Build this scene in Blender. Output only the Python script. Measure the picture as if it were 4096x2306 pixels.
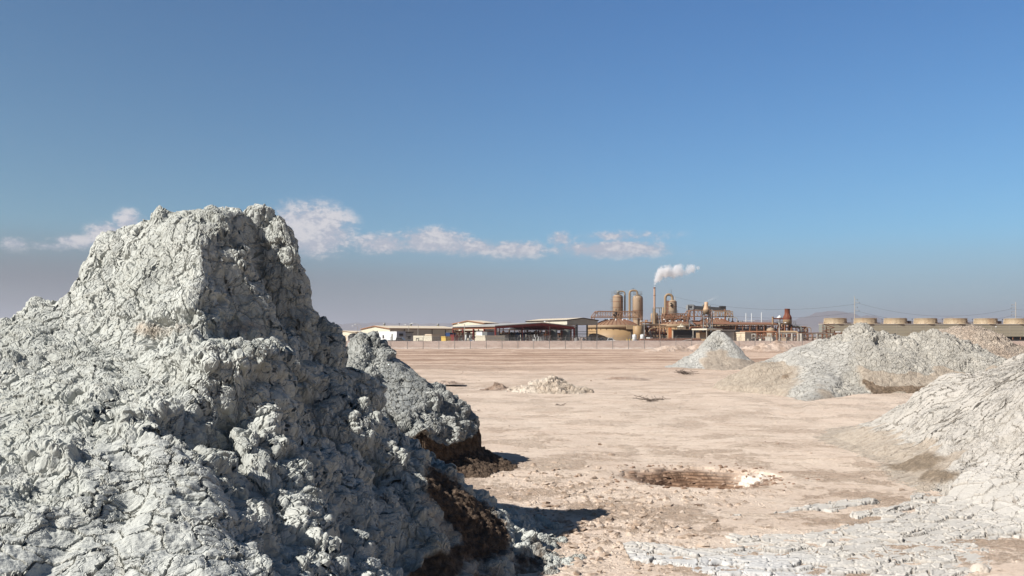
import bpy, bmesh, math, random
import numpy as np
from mathutils import Vector, Matrix
for _o in list(bpy.data.objects):
    bpy.data.objects.remove(_o)
SC = bpy.context.scene
COL = SC.collection
R = math.radians
# ---------------------------------------------------------------- camera
F = 3500.0; CXP = 2048.0; HOR = 1350.0; EYE = 1.9      # focal length and horizon in photo pixels, eye height in metres
cd = bpy.data.cameras.new('camera'); cam = bpy.data.objects.new('camera', cd); COL.objects.link(cam)
cd.sensor_width = 36.0; cd.lens = 36.0 * F / 4096.0
cam.location = (0, 0, EYE); cam.rotation_euler = (R(90), 0, 0)
cd.shift_y = (HOR - 1153.0) / 4096.0
cd.clip_start = 0.1; cd.clip_end = 80000
SC.camera = cam
# ---------------------------------------------------------------- sun, sky, exposure
SUN_AZ = R(-118.0)      # direction towards the sun, measured from +Y towards +X
SUN_EL = R(40.0)
SDIR = Vector((math.sin(SUN_AZ) * math.cos(SUN_EL), math.cos(SUN_AZ) * math.cos(SUN_EL), math.sin(SUN_EL)))
sl = bpy.data.lights.new('sun', 'SUN'); sun = bpy.data.objects.new('sun', sl); COL.objects.link(sun)
sl.energy = 5.0; sl.angle = R(0.53); sl.color = (1.0, 0.955, 0.89)
sun.rotation_euler = (-SDIR).to_track_quat('-Z', 'Y').to_euler()
SC.view_settings.view_transform = 'Standard'; SC.view_settings.look = 'None'
SC.view_settings.exposure = 0.75; SC.view_settings.gamma = 1.0
SC.render.engine = 'CYCLES'
SC.cycles.max_bounces = 6; SC.cycles.diffuse_bounces = 3; SC.cycles.volume_bounces = 3
SC.cycles.use_denoising = True; SC.cycles.volume_step_rate = 1.0; SC.cycles.volume_max_steps = 256
SC.render.film_transparent = False

# ---------------------------------------------------------------- node helpers
class NT:
    """small expression builder over a node tree"""
    def __init__(self, tree): self.t = tree; self.n = tree.nodes; self.l = tree.links
    def put(self, v, s):
        if hasattr(v, 'is_output') or isinstance(v, bpy.types.NodeSocket): self.l.new(v, s)
        elif v is not None:
            if hasattr(s.default_value, '__len__') and not hasattr(v, '__len__'): v = (v,) * len(s.default_value)
            if hasattr(s.default_value, '__len__') and len(s.default_value) == 4 and len(v) == 3: v = (*v, 1)
            s.default_value = v
    def m(self, op, a, b=None, c=None, clamp=False):
        k = self.n.new('ShaderNodeMath'); k.operation = op; k.use_clamp = clamp
        for i, v in enumerate((a, b, c)):
            if v is not None: self.put(v, k.inputs[i])
        return k.outputs[0]
    def add(self, a, b): return self.m('ADD', a, b)
    def sub(self, a, b): return self.m('SUBTRACT', a, b)
    def mul(self, a, b): return self.m('MULTIPLY', a, b)
    def mad(self, a, b, c): return self.m('MULTIPLY_ADD', a, b, c)
    def mx(self, a, b): return self.m('MAXIMUM', a, b)
    def mn(self, a, b): return self.m('MINIMUM', a, b)
    def step(self, v, lo, hi, a=0.0, b=1.0, smooth=True):
        k = self.n.new('ShaderNodeMapRange'); k.interpolation_type = 'SMOOTHSTEP' if smooth else 'LINEAR'; k.clamp = True
        self.put(v, k.inputs[0]); self.put(lo, k.inputs[1]); self.put(hi, k.inputs[2]); self.put(a, k.inputs[3]); self.put(b, k.inputs[4])
        return k.outputs[0]
    def v(self, op, a, b=None, s=None):
        k = self.n.new('ShaderNodeVectorMath'); k.operation = op; self.put(a, k.inputs[0])
        if b is not None: self.put(b, k.inputs[1])
        if s is not None: self.put(s, k.inputs['Scale'])
        return k.outputs[1] if op in ('LENGTH', 'DOT_PRODUCT', 'DISTANCE') else k.outputs[0]
    def xyz(self, x, y, z):
        k = self.n.new('ShaderNodeCombineXYZ'); self.put(x, k.inputs[0]); self.put(y, k.inputs[1]); self.put(z, k.inputs[2]); return k.outputs[0]
    def sep(self, v):
        k = self.n.new('ShaderNodeSeparateXYZ'); self.put(v, k.inputs[0]); return k.outputs
    def coord(self, which='Object'): return self.n.new('ShaderNodeTexCoord').outputs[which]
    def pos(self): return self.n.new('ShaderNodeNewGeometry').outputs['Position']
    def noise(self, vec, scale, detail=4, rough=0.55, dist=0.0, colour=False):
        k = self.n.new('ShaderNodeTexNoise'); self.put(vec, k.inputs['Vector']); self.put(scale, k.inputs['Scale'])
        self.put(detail, k.inputs['Detail']); self.put(rough, k.inputs['Roughness']); self.put(dist, k.inputs['Distortion'])
        return k.outputs[1] if colour else k.outputs[0]
    def vor(self, vec, scale, feature='F1', out='Distance', smooth=None, rnd=1.0):
        k = self.n.new('ShaderNodeTexVoronoi'); k.feature = feature; self.put(vec, k.inputs['Vector']); self.put(scale, k.inputs['Scale'])
        self.put(rnd, k.inputs['Randomness'])
        if smooth is not None and feature == 'SMOOTH_F1': self.put(smooth, k.inputs['Smoothness'])
        return k.outputs[out]
    def mix(self, f, a, b, blend='MIX'):
        k = self.n.new('ShaderNodeMix'); k.data_type = 'RGBA'; k.blend_type = blend
        self.put(f, k.inputs[0]); self.put(a, k.inputs[6]); self.put(b, k.inputs[7]); return k.outputs[2]
    def mixf(self, f, a, b): return self.mad(self.sub(b, a), f, a) if not (isinstance(a, float) and isinstance(b, float)) else self.mad(f, b - a, a)
    def attr(self, name, out='Fac'):
        k = self.n.new('ShaderNodeAttribute'); k.attribute_name = name; return k.outputs[out]
    def warp(self, p, scale, amt, detail=2):
        c = self.noise(p, scale, detail, colour=True)
        return self.v('ADD', p, self.v('SCALE', self.v('SUBTRACT', c, (0.5, 0.5, 0.5)), s=amt))

# ---------------------------------------------------------------- world: Nishita sky, smog over the horizon, far clouds
W = bpy.data.worlds.new('World'); SC.world = W; W.use_nodes = True
w = NT(W.node_tree); w.n.clear()
wo = w.n.new('ShaderNodeOutputWorld'); bg = w.n.new('ShaderNodeBackground'); w.l.new(bg.outputs[0], wo.inputs[0])
sk = w.n.new('ShaderNodeTexSky'); sk.sky_type = 'NISHITA'; sk.sun_disc = False
sk.sun_elevation = SUN_EL; sk.sun_rotation = SUN_AZ % (2 * math.pi)
sk.altitude = 0; sk.air_density = 1.0; sk.dust_density = 0.6; sk.ozone_density = 2.5
dirv = w.coord('Generated'); dx, dy, dz = w.sep(dirv)
az = w.m('ARCTAN2', dx, dy)                      # bearing from +Y
hyp = w.m('SQRT', w.add(w.mul(dx, dx), w.mul(dy, dy)))
el = w.m('ARCTAN2', dz, hyp)                     # elevation
u = w.mul(az, F); v_ = w.mul(el, F)             # in milli-units that are easy to read off
skc = w.mix(1.0, sk.outputs[0], (0.60, 1.04, 1.29), 'MULTIPLY')
# high air gets deeper blue
hi = w.step(v_, 300, 1500)
skc = w.mix(w.mul(hi, 0.55), skc, w.mix(1.0, skc, (0.60, 0.80, 1.02), 'MULTIPLY'))
west = w.step(az, 0.25, -0.62)
skc = w.mix(w.mul(west, .9), skc, w.mix(1.0, skc, (0.88, 0.78, 0.68), 'MULTIPLY'))
# grey brown smog layer, thicker towards the left (west)
lay_n = w.noise(w.xyz(w.mul(az, 3.0), w.mul(el, 26.0), 0.0), 1.0, 3)
top = w.mad(lay_n, 60.0, w.mad(az, -20.0, 285.0))
sm = w.step(v_, w.add(top, 110.0), w.sub(top, 130.0))
left = w.step(az, 0.40, -0.45)
smc = w.mix(left, (3.3, 4.0, 5.2), (1.25, 1.25, 1.5))
smog = w.mix(w.mul(sm, w.mad(left, 0.40, 0.46)), skc, smc)
behind = w.mul(w.step(w.m('ABSOLUTE', az), .75, 1.7), .60); above = w.mul(w.step(v_, 1500, 3000), .50)  # sky out of view dimmed behind and overhead to deepen shadows
smog = w.mix(1.0, smog, w.mix(w.mx(behind, above), (1, 1, 1), (0, 0, 0)), 'MULTIPLY')
# clouds: puffs grouped along the horizon
P0 = w.xyz(w.mul(az, 30.0), w.mul(el, 48.0), 3.7)
n1 = w.noise(P0, 1.0, 9, 0.60, 0.35); n2 = w.noise(P0, 4.5, 6, 0.65)
CL = [(1235, 920, 185, 115, 1.7), (1120, 940, 150, 90, 1.3), (1310, 945, 110, 70, .9), (515, 885, 60, 50, 1.05), (430, 935, 75, 55, 1.05), (330, 972, 110, 30, .9),
      (200, 985, 100, 22, .75), (60, 980, 50, 34, .9), (640, 940, 150, 60, .9),
      (1730, 965, 180, 60, 1.35), (1540, 975, 170, 50, 1.1), (1870, 990, 170, 46, 1.1), (2060, 1002, 150, 44, 1.15),
      (2440, 1002, 260, 42, 1.4), (2240, 955, 60, 40, .9), (2470, 946, 260, 30, .75), (2680, 1015, 130, 10, .4), (2200, 1010, 160, 18, .4)]
dens = None; core = None
for (px, py, a, b, s) in CL:
    ua = math.atan((px - CXP) / F); ve = math.atan((HOR - py) / F * math.cos(ua))
    du = w.mul(w.sub(az, ua), F / a * math.cos(ua)**1); dv = w.mul(w.sub(el, ve), F / b)
    # flatter below: lower half falls off slower and fades
    q = w.add(w.mul(du, du), w.mul(dv, dv))
    g = w.mul(w.m('SUBTRACT', 1.25, w.m('SQRT', q)), s)
    dens = g if dens is None else w.mx(dens, g)
nn = w.add(w.mul(w.sub(n1, 0.5), 3.0), w.mul(w.sub(n2, 0.5), 1.5))
cm = w.mad(w.step(w.add(dens, nn), 0.10, 1.05), .80, w.mul(w.step(dens, .0, 1.0), .16))
fadeb = w.step(v_, 270, 350)
cm = w.mul(w.mul(cm, w.step(dens, 0.0, 0.55)), w.mad(fadeb, 0.92, 0.0))
shade = w.step(w.add(w.add(n1, w.mul(w.sub(n2, .5), .9)), w.mul(w.step(v_, 360, 480), .12)), 0.44, 0.70)
clc = w.mix(shade, (5.2, 5.4, 6.3), (8.3, 7.9, 8.0))
full = w.mix(cm, smog, clc)
w.l.new(full, bg.inputs[0]); bg.inputs[1].default_value = 0.0575

# ---------------------------------------------------------------- object helpers
def tag(o, label=None, cat=None, group=None, kind=None):
    if label: o['label'] = label
    if cat: o['category'] = cat
    if group: o['group'] = group
    if kind: o['kind'] = kind
    return o
def link(name, me, mat=None, parent=None):
    o = bpy.data.objects.new(name, me); COL.objects.link(o)
    if mat: me.materials.append(mat)
    if parent: o.parent = parent
    return o
def empty(name, loc=(0, 0, 0), rz=0.0, label=None, cat=None, group=None):
    o = bpy.data.objects.new(name, None); COL.objects.link(o); o.location = loc; o.rotation_euler = (0, 0, rz); o.empty_display_size = 0.2
    return tag(o, label, cat, group)
def copy_tree(o, parent=None):
    c = o.copy(); COL.objects.link(c); c.parent = parent
    for ch in list(o.children): copy_tree(ch, c)
    return c
def at(px, py, d):            # photo pixel at a real distance d -> point in the world
    return Vector(((px - CXP) / F * d, d, EYE - (py - HOR) / F * d))
def fast_mesh(name, co, quads):
    me = bpy.data.meshes.new(name); nv = len(co); nf = len(quads); k = quads.shape[1]
    me.vertices.add(nv); me.vertices.foreach_set('co', np.ascontiguousarray(co, dtype=np.float32).ravel())
    me.loops.add(nf * k); me.loops.foreach_set('vertex_index', np.ascontiguousarray(quads, dtype=np.int32).ravel())
    me.polygons.add(nf); me.polygons.foreach_set('loop_start', np.arange(0, nf * k, k, dtype=np.int32))
    me.update(calc_edges=True); me.validate()
    me.polygons.foreach_set('use_smooth', np.ones(nf, dtype=bool))
    return me
def grid_mesh(name, X, Y, Z, attrs=None, mask=None):
    ny, nx = X.shape; co = np.stack([X, Y, Z], -1).reshape(-1, 3)
    i = np.arange(ny * nx).reshape(ny, nx)
    q = np.stack([i[:-1, :-1], i[:-1, 1:], i[1:, 1:], i[1:, :-1]], -1).reshape(-1, 4)
    if mask is not None:
        q = q[mask[q].any(1)] if mask.ndim == 1 else q[mask.ravel()[q].any(1)]
        used = np.zeros(ny * nx, bool); used[q.ravel()] = True
        remap = np.cumsum(used) - 1; co = co[used]; q = remap[q]
    else: used = np.ones(ny * nx, bool)
    me = fast_mesh(name, co, q)
    for k, a in (attrs or {}).items():
        at_ = me.attributes.new(k, 'FLOAT', 'POINT'); at_.data.foreach_set('value', np.ascontiguousarray(a.reshape(-1)[used], dtype=np.float32))
    return me
# numpy value noise
def _h(ix, iy, s):
    n = (ix.astype(np.int64) * 374761393 + iy.astype(np.int64) * 668265263 + s * 1442695041) & 0xffffffff
    n = ((n ^ (n >> 13)) * 1274126177) & 0xffffffff
    return ((n ^ (n >> 16)) & 0xffff) / 65535.0
def vnoise(x, y, s=0):
    ix = np.floor(x); iy = np.floor(y); fx = x - ix; fy = y - iy
    fx = fx * fx * fx * (fx * (fx * 6 - 15) + 10); fy = fy * fy * fy * (fy * (fy * 6 - 15) + 10)
    a = _h(ix, iy, s); b = _h(ix + 1, iy, s); c = _h(ix, iy + 1, s); d = _h(ix + 1, iy + 1, s)
    return (a * (1 - fx) + b * fx) * (1 - fy) + (c * (1 - fx) + d * fx) * fy
def fbm(x, y, s=0, o=4, g=0.5):
    t = 0; a = 1; n = 0
    for k in range(o):
        t = t + a * (vnoise(x * 2**k + 17.3 * k, y * 2**k - 9.1 * k, s + k) - .5); n += a; a *= g
    return t / n * 2
def sst(a, b, x):
    t = np.clip((x - a) / (b - a), 0, 1); return t * t * (3 - 2 * t)
def smax(a, b, k):
    h = np.clip(0.5 + 0.5 * (a - b) / k, 0, 1); return b + (a - b) * h + k * h * (1 - h)
def worley(x, y, s=0):
    ix = np.floor(x); iy = np.floor(y); f1 = np.full(x.shape, 9.0); f2 = np.full(x.shape, 9.0); idv = np.zeros(x.shape)
    for i in (-1, 0, 1):
        for j in (-1, 0, 1):
            cx = ix + i; cy = iy + j; h1 = _h(cx, cy, s + 11)
            d = np.hypot(cx + h1 - x, cy + _h(cx, cy, s + 23) - y)
            n = d < f1; f2 = np.where(n, f1, np.minimum(f2, d)); f1 = np.where(n, d, f1); idv = np.where(n, _h(cx, cy, s + 37), idv)
    return f1, f2, idv
def graded(segs):
    """segs: [(start, end, step_at_start, step_at_end), ...]"""
    out = [segs[0][0]]
    for (a, b, s0, s1) in segs:
        x = out[-1]
        while x < b:
            t = (x - a) / (b - a); x += s0 * (s1 / s0) ** min(max(t, 0), 1); out.append(x)
    return np.array(out)
def mat_new(name):
    m = bpy.data.materials.new(name); m.use_nodes = True; t = NT(m.node_tree); b = m.node_tree.nodes['Principled BSDF']
    return m, t, b
# ================================================================ GROUND
def crust_material(name, kind):
    """mud and soil surfaces: colour + true displacement, steered by vertex attributes"""
    m, t, b = mat_new(name)
    m.displacement_method = 'BOTH'
    out = t.n['Material Output']
    p = t.pos()
    b.inputs['Roughness'].default_value = 0.92; b.inputs['Specular IOR Level'].default_value = 0.18
    dn = t.n.new('ShaderNodeDisplacement'); dn.inputs['Midlevel'].default_value = 0.0; dn.inputs['Scale'].default_value = 1.0
    t.l.new(dn.outputs[0], out.inputs['Displacement'])
    return m, t, b, p, dn

# shape of the ground (metres); used for the sheet itself and to seat things on it
PIT = (2.55, 11.9)
def ground_h(x, y):
    z = 0.10 * fbm(x / 9, y / 14, 3, 3) * sst(9, 22, y) + 0.05 * fbm(x / 2.3, y / 3.1, 5, 4)
    z = z * sst(60000, 200, np.hypot(x, y))
    # subsidence pit with broken terraced rim
    ex = (x - PIT[0]) / 0.85; ey = (y - PIT[1]) / 0.75
    r = np.sqrt(ex * ex + ey * ey) + 0.22 * fbm(x * 2.2, y * 2.2, 9, 3)
    bowl = -0.26 * sst(1.15, 0.35, r)
    ter = np.floor((bowl + 0.012 * fbm(x * 7, y * 7, 2, 2)) / 0.036) * 0.036
    z = z + np.where(r < 1.25, 0.25 * bowl + 0.75 * ter, 0)
    # low spoil rise around it
    z = z + 0.03 * np.exp(-((r - 1.5) / .3) ** 2)
    # crusty clods to the left of the pit
    cm = sst(0.55, 0.2, np.abs((x - 0.9) / 2.6)) * sst(7.6, 6.6, np.abs(y - 9.0) + 3.5)
    return z
def clodmask(x, y):
    a = np.exp(-((x - 1.0) / 1.0) ** 2 - ((y - 8.4) / 2.2) ** 2) + 0.8 * np.exp(-((x - 2.3) / 1.6) ** 2 - ((y - 10.3) / .8) ** 2)
    a = a + 0.7 * np.exp(-((x - .5) / .8) ** 2 - ((y - 11.6) / 1.8) ** 2)
    return np.clip(a, 0, 1)

gx = graded([(-28000, -400, 2500, 60), (-400, -60, 40, 3), (-60, -8, 1.2, .10), (-8, -1.0, .10, .018), (-1.0, 5.5, .0125, .0125), (5.5, 12, .018, .06), (12, 60, .08, 1.2), (60, 400, 2, 40), (400, 28000, 60, 2500)])
gy = graded([(-4000, -60, 900, 20), (-60, 4, 6, .3), (4, 6.6, .2, .02), (6.6, 14, .0125, .02), (14, 40, .022, .14), (40, 150, .15, .9), (150, 450, 1.5, 20), (450, 28000, 30, 2500)])
GX, GY = np.meshgrid(gx, gy)
GZ = ground_h(GX, GY)
GZ[(GY > 9) & (GY < 9)] = 0
rp = np.sqrt(((GX - PIT[0]) / .85) ** 2 + ((GY - PIT[1]) / .75) ** 2)
pitm = sst(1.5, 0.7, rp + 0.3 * fbm(GX * 2, GY * 2, 4, 3))
saltm = .62 * (1 + 0 * GX) * (np.exp(-(((GX - 3.35) / .45) ** 2 + ((GY - 12.15) / .38) ** 2)) + .9 * np.exp(-(((GX - 2.78) / .22) ** 2 + ((GY - 11.15) / .10) ** 2)) + 0.55 * np.exp(-(((GX - 3.9) / .5) ** 2 + ((GY - 11.6) / .5) ** 2)) + .33 * np.exp(-(((GX - .9) / 1.0) ** 2 + ((GY - 11.0) / .9) ** 2)))
me = grid_mesh('ground', GX, GY, GZ, dict(pit=pitm, salt=saltm, clod=clodmask(GX, GY)))
m, t, b, p, dn = crust_material('desert_soil', 'ground')
px_, py_, pz_ = t.sep(p)
pf = t.xyz(px_, py_, 0.0)
big = t.noise(pf, 0.16, 5, 0.6); med = t.noise(pf, 1.1, 6, 0.62); fine = t.noise(pf, 14, 6, 0.7); streak = t.noise(t.xyz(t.mul(px_, .30), t.mul(py_, 0.45), 0), 1.0, 7, .66)
base = t.mix(t.step(big, .35, .65), (0.50, 0.425, 0.36), (0.57, 0.49, 0.42))
base = t.mix(t.step(med, .38, .66), base, (0.59, 0.52, 0.45))
base = t.mix(t.mul(t.step(streak, .50, .72), .25), base, (0.44, 0.335, 0.27))
base = t.mix(t.mul(t.step(t.noise(pf, .33, 7, .68), .58, .74), .30), base, (0.40, 0.335, 0.27))
base = t.mix(t.mul(t.step(t.noise(pf, .8, 8, .7), .60, .72), .75), base, (0.71, 0.67, 0.62))
# further out the flats turn pinker and browner in low bands
far = t.step(py_, 22, 75)
band = t.noise(t.xyz(t.mul(px_, .02), t.mul(py_, .16), 0), 1.0, 6, .68)
base = t.mix(t.mul(far, .9), base, t.mix(t.step(band, .43, .57), (0.27, 0.185, 0.135), (0.51, 0.40, 0.325)))
pwv = t.warp(pf, 3.0, .14); c1v = t.vor(pwv, 9, 'F1'); cr1v = t.sep(t.vor(pwv, 9, 'F1', 'Color'))[0]; clmv = t.step(t.add(t.attr('clod'), t.mul(t.sub(t.noise(pf, 1.7, 5, .6), .5), 1.8)), .24, .70)
crumb = t.step(t.mul(t.noise(t.xyz(t.mul(px_, 1.0), t.mul(py_, 1.25), 0), 6.5, 8, .78), t.step(t.noise(pf, .6, 4, .6), .30, .62)), .40, .52)
base = t.mix(t.mul(crumb, t.step(py_, 20, 8, .12, .6)), base, (0.31, 0.235, 0.175))
clodc = t.mul(t.mul(t.step(c1v, .45, .15), t.step(cr1v, .40, .8)), clmv)
base = t.mix(t.mul(clodc, .75), base, (0.25, 0.185, 0.135))
fine2 = t.noise(pf, 55, 4, .7)
base = t.mix(t.mul(t.step(fine, .42, .68), .55), base, t.mix(1.0, base, (0.70, 0.67, 0.63), 'MULTIPLY'))
base = t.mix(t.mul(t.step(fine2, .50, .72), .35), base, t.mix(1.0, base, (0.66, 0.62, 0.58), 'MULTIPLY'))
pit = t.attr('pit'); salt = t.attr('salt'); clod = t.attr('clod')
brown = t.mix(t.step(t.noise(pf, 6, 5, .7), .35, .65), (0.11, 0.065, 0.042), (0.29, 0.20, 0.14))
brown = t.mix(t.mul(t.step(t.m('SINE', t.mad(t.noise(pf, 3, 3), 9.0, t.mul(pz_, 190.0))), .1, .8), .7), brown, (0.07, 0.04, 0.026))
base = t.mix(t.mul(pit, t.step(t.add(pit, t.sub(t.noise(pf, 3, 4), .5)), .1, .7)), base, brown)
sm_ = t.step(t.add(salt, t.mul(t.sub(t.noise(pf, 7, 6, .7), .5), 1.3)), .42, .62)
base = t.mix(sm_, base, t.mix(t.noise(pf, 22, 4), (0.50, 0.43, 0.36), (0.72, 0.69, 0.64)))
t.put(t.mix(1.0, base, (.985, .93, .885), 'MULTIPLY'), b.inputs['Base Color'])
b.inputs['Roughness'].default_value = .95
# relief: crust scales, clods, ripples
pw = t.warp(pf, 3.0, .14)
c1 = t.vor(pw, 9, 'F1'); c2 = t.vor(t.warp(pf, 11, .05), 26, 'F1')
near = t.step(py_, 60, 12)
clm = t.step(t.add(clod, t.mul(t.sub(t.noise(pf, 1.7, 5, .6), .5), 1.8)), .30, .85)
cr1 = t.sep(t.vor(pw, 9, 'F1', 'Color'))[0]; h1 = t.mul(t.mul(t.m('SQRT', t.step(c1, .40, .05)), t.mul(clm, t.step(cr1, .40, 1.0))), .040)
cr2 = t.sep(t.vor(t.warp(pf, 11, .05), 26, 'F1', 'Color'))[0]; h2 = t.mul(t.mul(t.mul(t.step(c2, .5, .05), t.mad(t.step(cr2, .3, 1.0), 1.8, .1)), t.add(t.mul(clm, .8), t.step(t.noise(pf, 2.2, 4, .6), .50, .66))), .0085)
h3 = t.mul(t.sub(t.noise(pf, 5, 8, .66), .5), .030)
h4 = t.mul(t.sub(t.noise(pf, 45, 6, .7), .5), .010)
ov = t.mul(t.step(t.sub(t.noise(t.xyz(t.mul(px_, 1.4), t.mul(py_, 4.5), 0), 1.0, 8, .7), .5), .05, .09), .012)
hh = t.add(t.add(h1, h2), t.add(t.add(h3, h4), t.add(ov, t.mul(crumb, .014))))
farh = t.mul(t.mul(t.sub(t.noise(t.xyz(t.mul(px_, .18), t.mul(py_, .5), 0), 1, 7, .68), .5), .35), t.step(py_, 16, 60))
farh = t.mul(farh, t.step(py_, 2000, 150))
t.put(t.add(t.mul(hh, t.mad(pit, -.55, 1.0)), farh), dn.inputs['Height'])
ground = link('ground', me, m); tag(ground, kind='structure')
# ================================================================ MUD VOLCANOES
def ridge(x, y, pts, slope=.6, rnd=.12):
    """surface falling off a polyline crest pts=[(x,y,z),...]"""
    best = np.full(x.shape, -9.0)
    for a, c in zip(pts[:-1], pts[1:]):
        ax, ay, az_ = a; bx, by, bz = c
        dx_, dy_ = bx - ax, by - ay; L2 = dx_ * dx_ + dy_ * dy_
        t_ = np.clip(((x - ax) * dx_ + (y - ay) * dy_) / L2, 0, 1)
        d = np.hypot(x - ax - t_ * dx_, y - ay - t_ * dy_)
        best = np.maximum(best, az_ + (bz - az_) * t_ - slope * (np.sqrt(d * d + rnd * rnd) - rnd))
    return best
def dome(x, y, c, prof, ex=1.0, rot=0.0, wob=0.0, seed=0, shp=None):
    """cone of revolution with a profile [(r, z), ...], squeezed and wobbling"""
    X = x - c[0]; Y = y - c[1]; cr, sr = math.cos(rot), math.sin(rot)
    Xr = X * cr + Y * sr; Yr = (-X * sr + Y * cr) * ex
    r = np.hypot(Xr, Yr); th = np.arctan2(Yr, Xr)
    if wob: r = r * (1 + wob * (fbm(np.cos(th) * 1.7 + 5, np.sin(th) * 1.7 + r * .35, seed, 3)))
    if shp is not None: r = r / np.interp(np.degrees(th) % 360, [p[0] for p in shp], [p[1] for p in shp])
    rr = [p[0] for p in prof]; zz = [p[1] for p in prof]
    z = np.interp(r, rr, zz)
    return np.where(r > rr[-1], zz[-1] - (r - rr[-1]) * .5, z)

def mud_material(name, c_hi, c_lo, s=1.0, lump=1.0, plate_sc=1.0, pd=1.0, off=.075, brc=((0.065, 0.045, 0.033), (0.16, 0.115, 0.082)), dusty=(0.50, 0.43, 0.35), tint=(0.60, 0.63, 0.62)):
    m, t, b, p, dn = crust_material(name, 'mud')
    plate = t.attr('plate'); brown = t.attr('brown'); dust = t.attr('dust')
    fu = t.attr('fu'); fv = t.attr('fv')
    P = t.warp(p, 2.6 / s, .16 * s, 3)
    # popcorn lumps, three sizes
    v1 = t.vor(P, 3.6 / s, 'SMOOTH_F1', smooth=.25); P2 = t.warp(p, 8 / s, .05 * s)
    v2 = t.vor(P2, 9.5 / s, 'F1'); v3 = t.vor(t.warp(p, 20 / s, .02 * s), 24 / s, 'F1'); v4 = t.vor(p, 55 / s, 'F1')
    amp = t.noise(p, 1.25 / s, 4, .55); kn = t.attr('knob'); a1 = t.step(t.add(amp, kn), .44, .66)
    l1 = t.mul(t.sub(.55, t.mul(v1, v1)), t.mad(a1, .13 * s, .045 * s))
    l2 = t.mul(t.sub(.50, t.m('POWER', v2, 1.6)), t.mad(a1, .060 * s, .013 * s))
    l3 = t.mul(t.sub(.50, t.m('POWER', v3, 1.5)), t.mad(a1, .014 * s, .004 * s))
    l4 = t.mul(t.sub(.50, v4), .004 * s)
    px3, py3, pz3 = t.sep(p)
    pc = t.warp(t.xyz(px3, py3, t.mul(pz3, .62)), 4.5 / s, .17 * s, 4)
    e3 = t.vor(pc, 9.5 / s, 'DISTANCE_TO_EDGE'); e4 = t.vor(t.warp(pc, 11 / s, .05 * s), 21 / s, 'DISTANCE_TO_EDGE')
    c3 = t.sep(t.vor(pc, 9.5 / s, 'F1', 'Color'))
    ck = t.add(t.mul(t.step(e3, 0.0, .10), .020 * s), t.mul(t.step(e4, 0.0, .12), .008 * s))
    sc_ = t.add(ck, t.mul(c3[0], .014 * s))
    fb = t.add(t.mul(t.sub(t.noise(p, 5 / s, 8, .58), .5), .055 * s), t.mul(t.sub(t.noise(p, 1.6 / s, 3, .5), .5), .16 * s))
    cav = t.mul(t.step(t.noise(P, 2.1 / s, 4, .5), .57, .74), -.10 * s * lump)
    lumpy = t.add(t.add(t.mul(t.add(t.add(l1, l2), cav), lump), t.add(l3, l4)), t.add(fb, sc_))
    # cracked plates: flat tops, dark narrow cracks, stepped edges; cells stretched along the flow
    q = t.warp(t.xyz(fu, fv, t.mul(t.sep(p)[2], .8)), 2.8 / s, .30 * s, 6)
    e1 = t.vor(q, 9.0 / (s * plate_sc), 'DISTANCE_TO_EDGE'); e2 = t.vor(t.warp(q, 9, .04), 21 / (s * plate_sc), 'DISTANCE_TO_EDGE')
    cid = t.sep(t.vor(q, 9.0 / (s * plate_sc), 'F1', 'Color'))[0]
    k1 = t.mul(t.step(e1, 0.0, .06), t.mul(t.step(t.noise(p, 2.6 / s, 4, .6), .36, .56, .25, 1.0), .036 * s * pd)); k2 = t.mul(t.step(e2, 0.0, .07), t.mul(t.step(t.noise(p, 2.2 / s, 3), .42, .62), .014 * s * pd))
    wr = t.mul(t.sub(t.noise(t.xyz(t.mul(fu, 2.5), t.mul(fv, 13), 0), 1.6 / s, 5, .62), .5), .030 * s)
    plates = t.add(t.add(t.add(k1, k2), t.mul(cid, .014 * s * pd)), t.add(wr, t.mul(t.sub(t.noise(p, 5 / s, 7, .62), .5), .045 * s)))
    pm = t.step(t.add(plate, t.mul(t.sub(t.noise(p, 1.6 / s, 5, .6), .5), .9)), .38, .62)
    soil = t.add(t.mul(t.sub(.5, t.vor(t.warp(p, 9 / s, .05 * s), 13 / s)), .055 * s), t.add(t.mul(t.sub(t.noise(p, 11 / s, 8, .72), .5), .060 * s), t.mul(t.sub(.5, t.vor(p, 34 / s)), .022 * s)))
    bm = t.step(t.add(brown, t.mul(t.sub(t.noise(p, 2.4 / s, 6, .65), .5), .8)), .42, .60)
    h = t.mixf(pm, t.sub(lumpy, off * s), t.sub(plates, .045 * s * pd)); h = t.mixf(bm, h, soil)
    dm = t.step(t.add(dust, t.mul(t.sub(t.noise(p, 2.0 / s, 7, .68), .5), 1.1)), .45, .75)
    h = t.mixf(t.mul(dm, .55), h, t.mul(t.sub(t.noise(p, 7 / s, 7, .66), .5), .05 * s))
    tong = t.attr('tong'); h = t.mixf(tong, h, t.add(t.mul(h, .12), t.mul(wr, .35)))
    t.put(h, dn.inputs['Height'])
    # colour
    n1 = t.noise(p, 1.3 / s, 5, .6); n2 = t.noise(p, 18 / s, 5, .65)
    col = t.mix(t.step(n1, .36, .64), c_lo, c_hi)
    col = t.mix(t.mul(pm, .45), col, tint)
    pores = t.mul(t.step(v3, .50, .85), t.sub(1.0, pm))
    col = t.mix(t.mul(t.step(n2, .5, .75), .28), col, t.mix(1.0, col, (.80, .79, .76), 'MULTIPLY'))
    c3m = t.mul(t.step(e3, .06, .0), t.sub(1.0, pm)); crack = t.mx(t.mul(t.step(e1, .045, .0), pm), t.mul(c3m, .6)); crack = t.mul(crack, t.sub(1.0, tong))
    col = t.mix(t.mul(tong, .6), col, tint)
    col = t.mix(t.mul(crack, .55), col, t.mix(1.0, col, (.55, .50, .45), 'MULTIPLY'))
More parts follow.
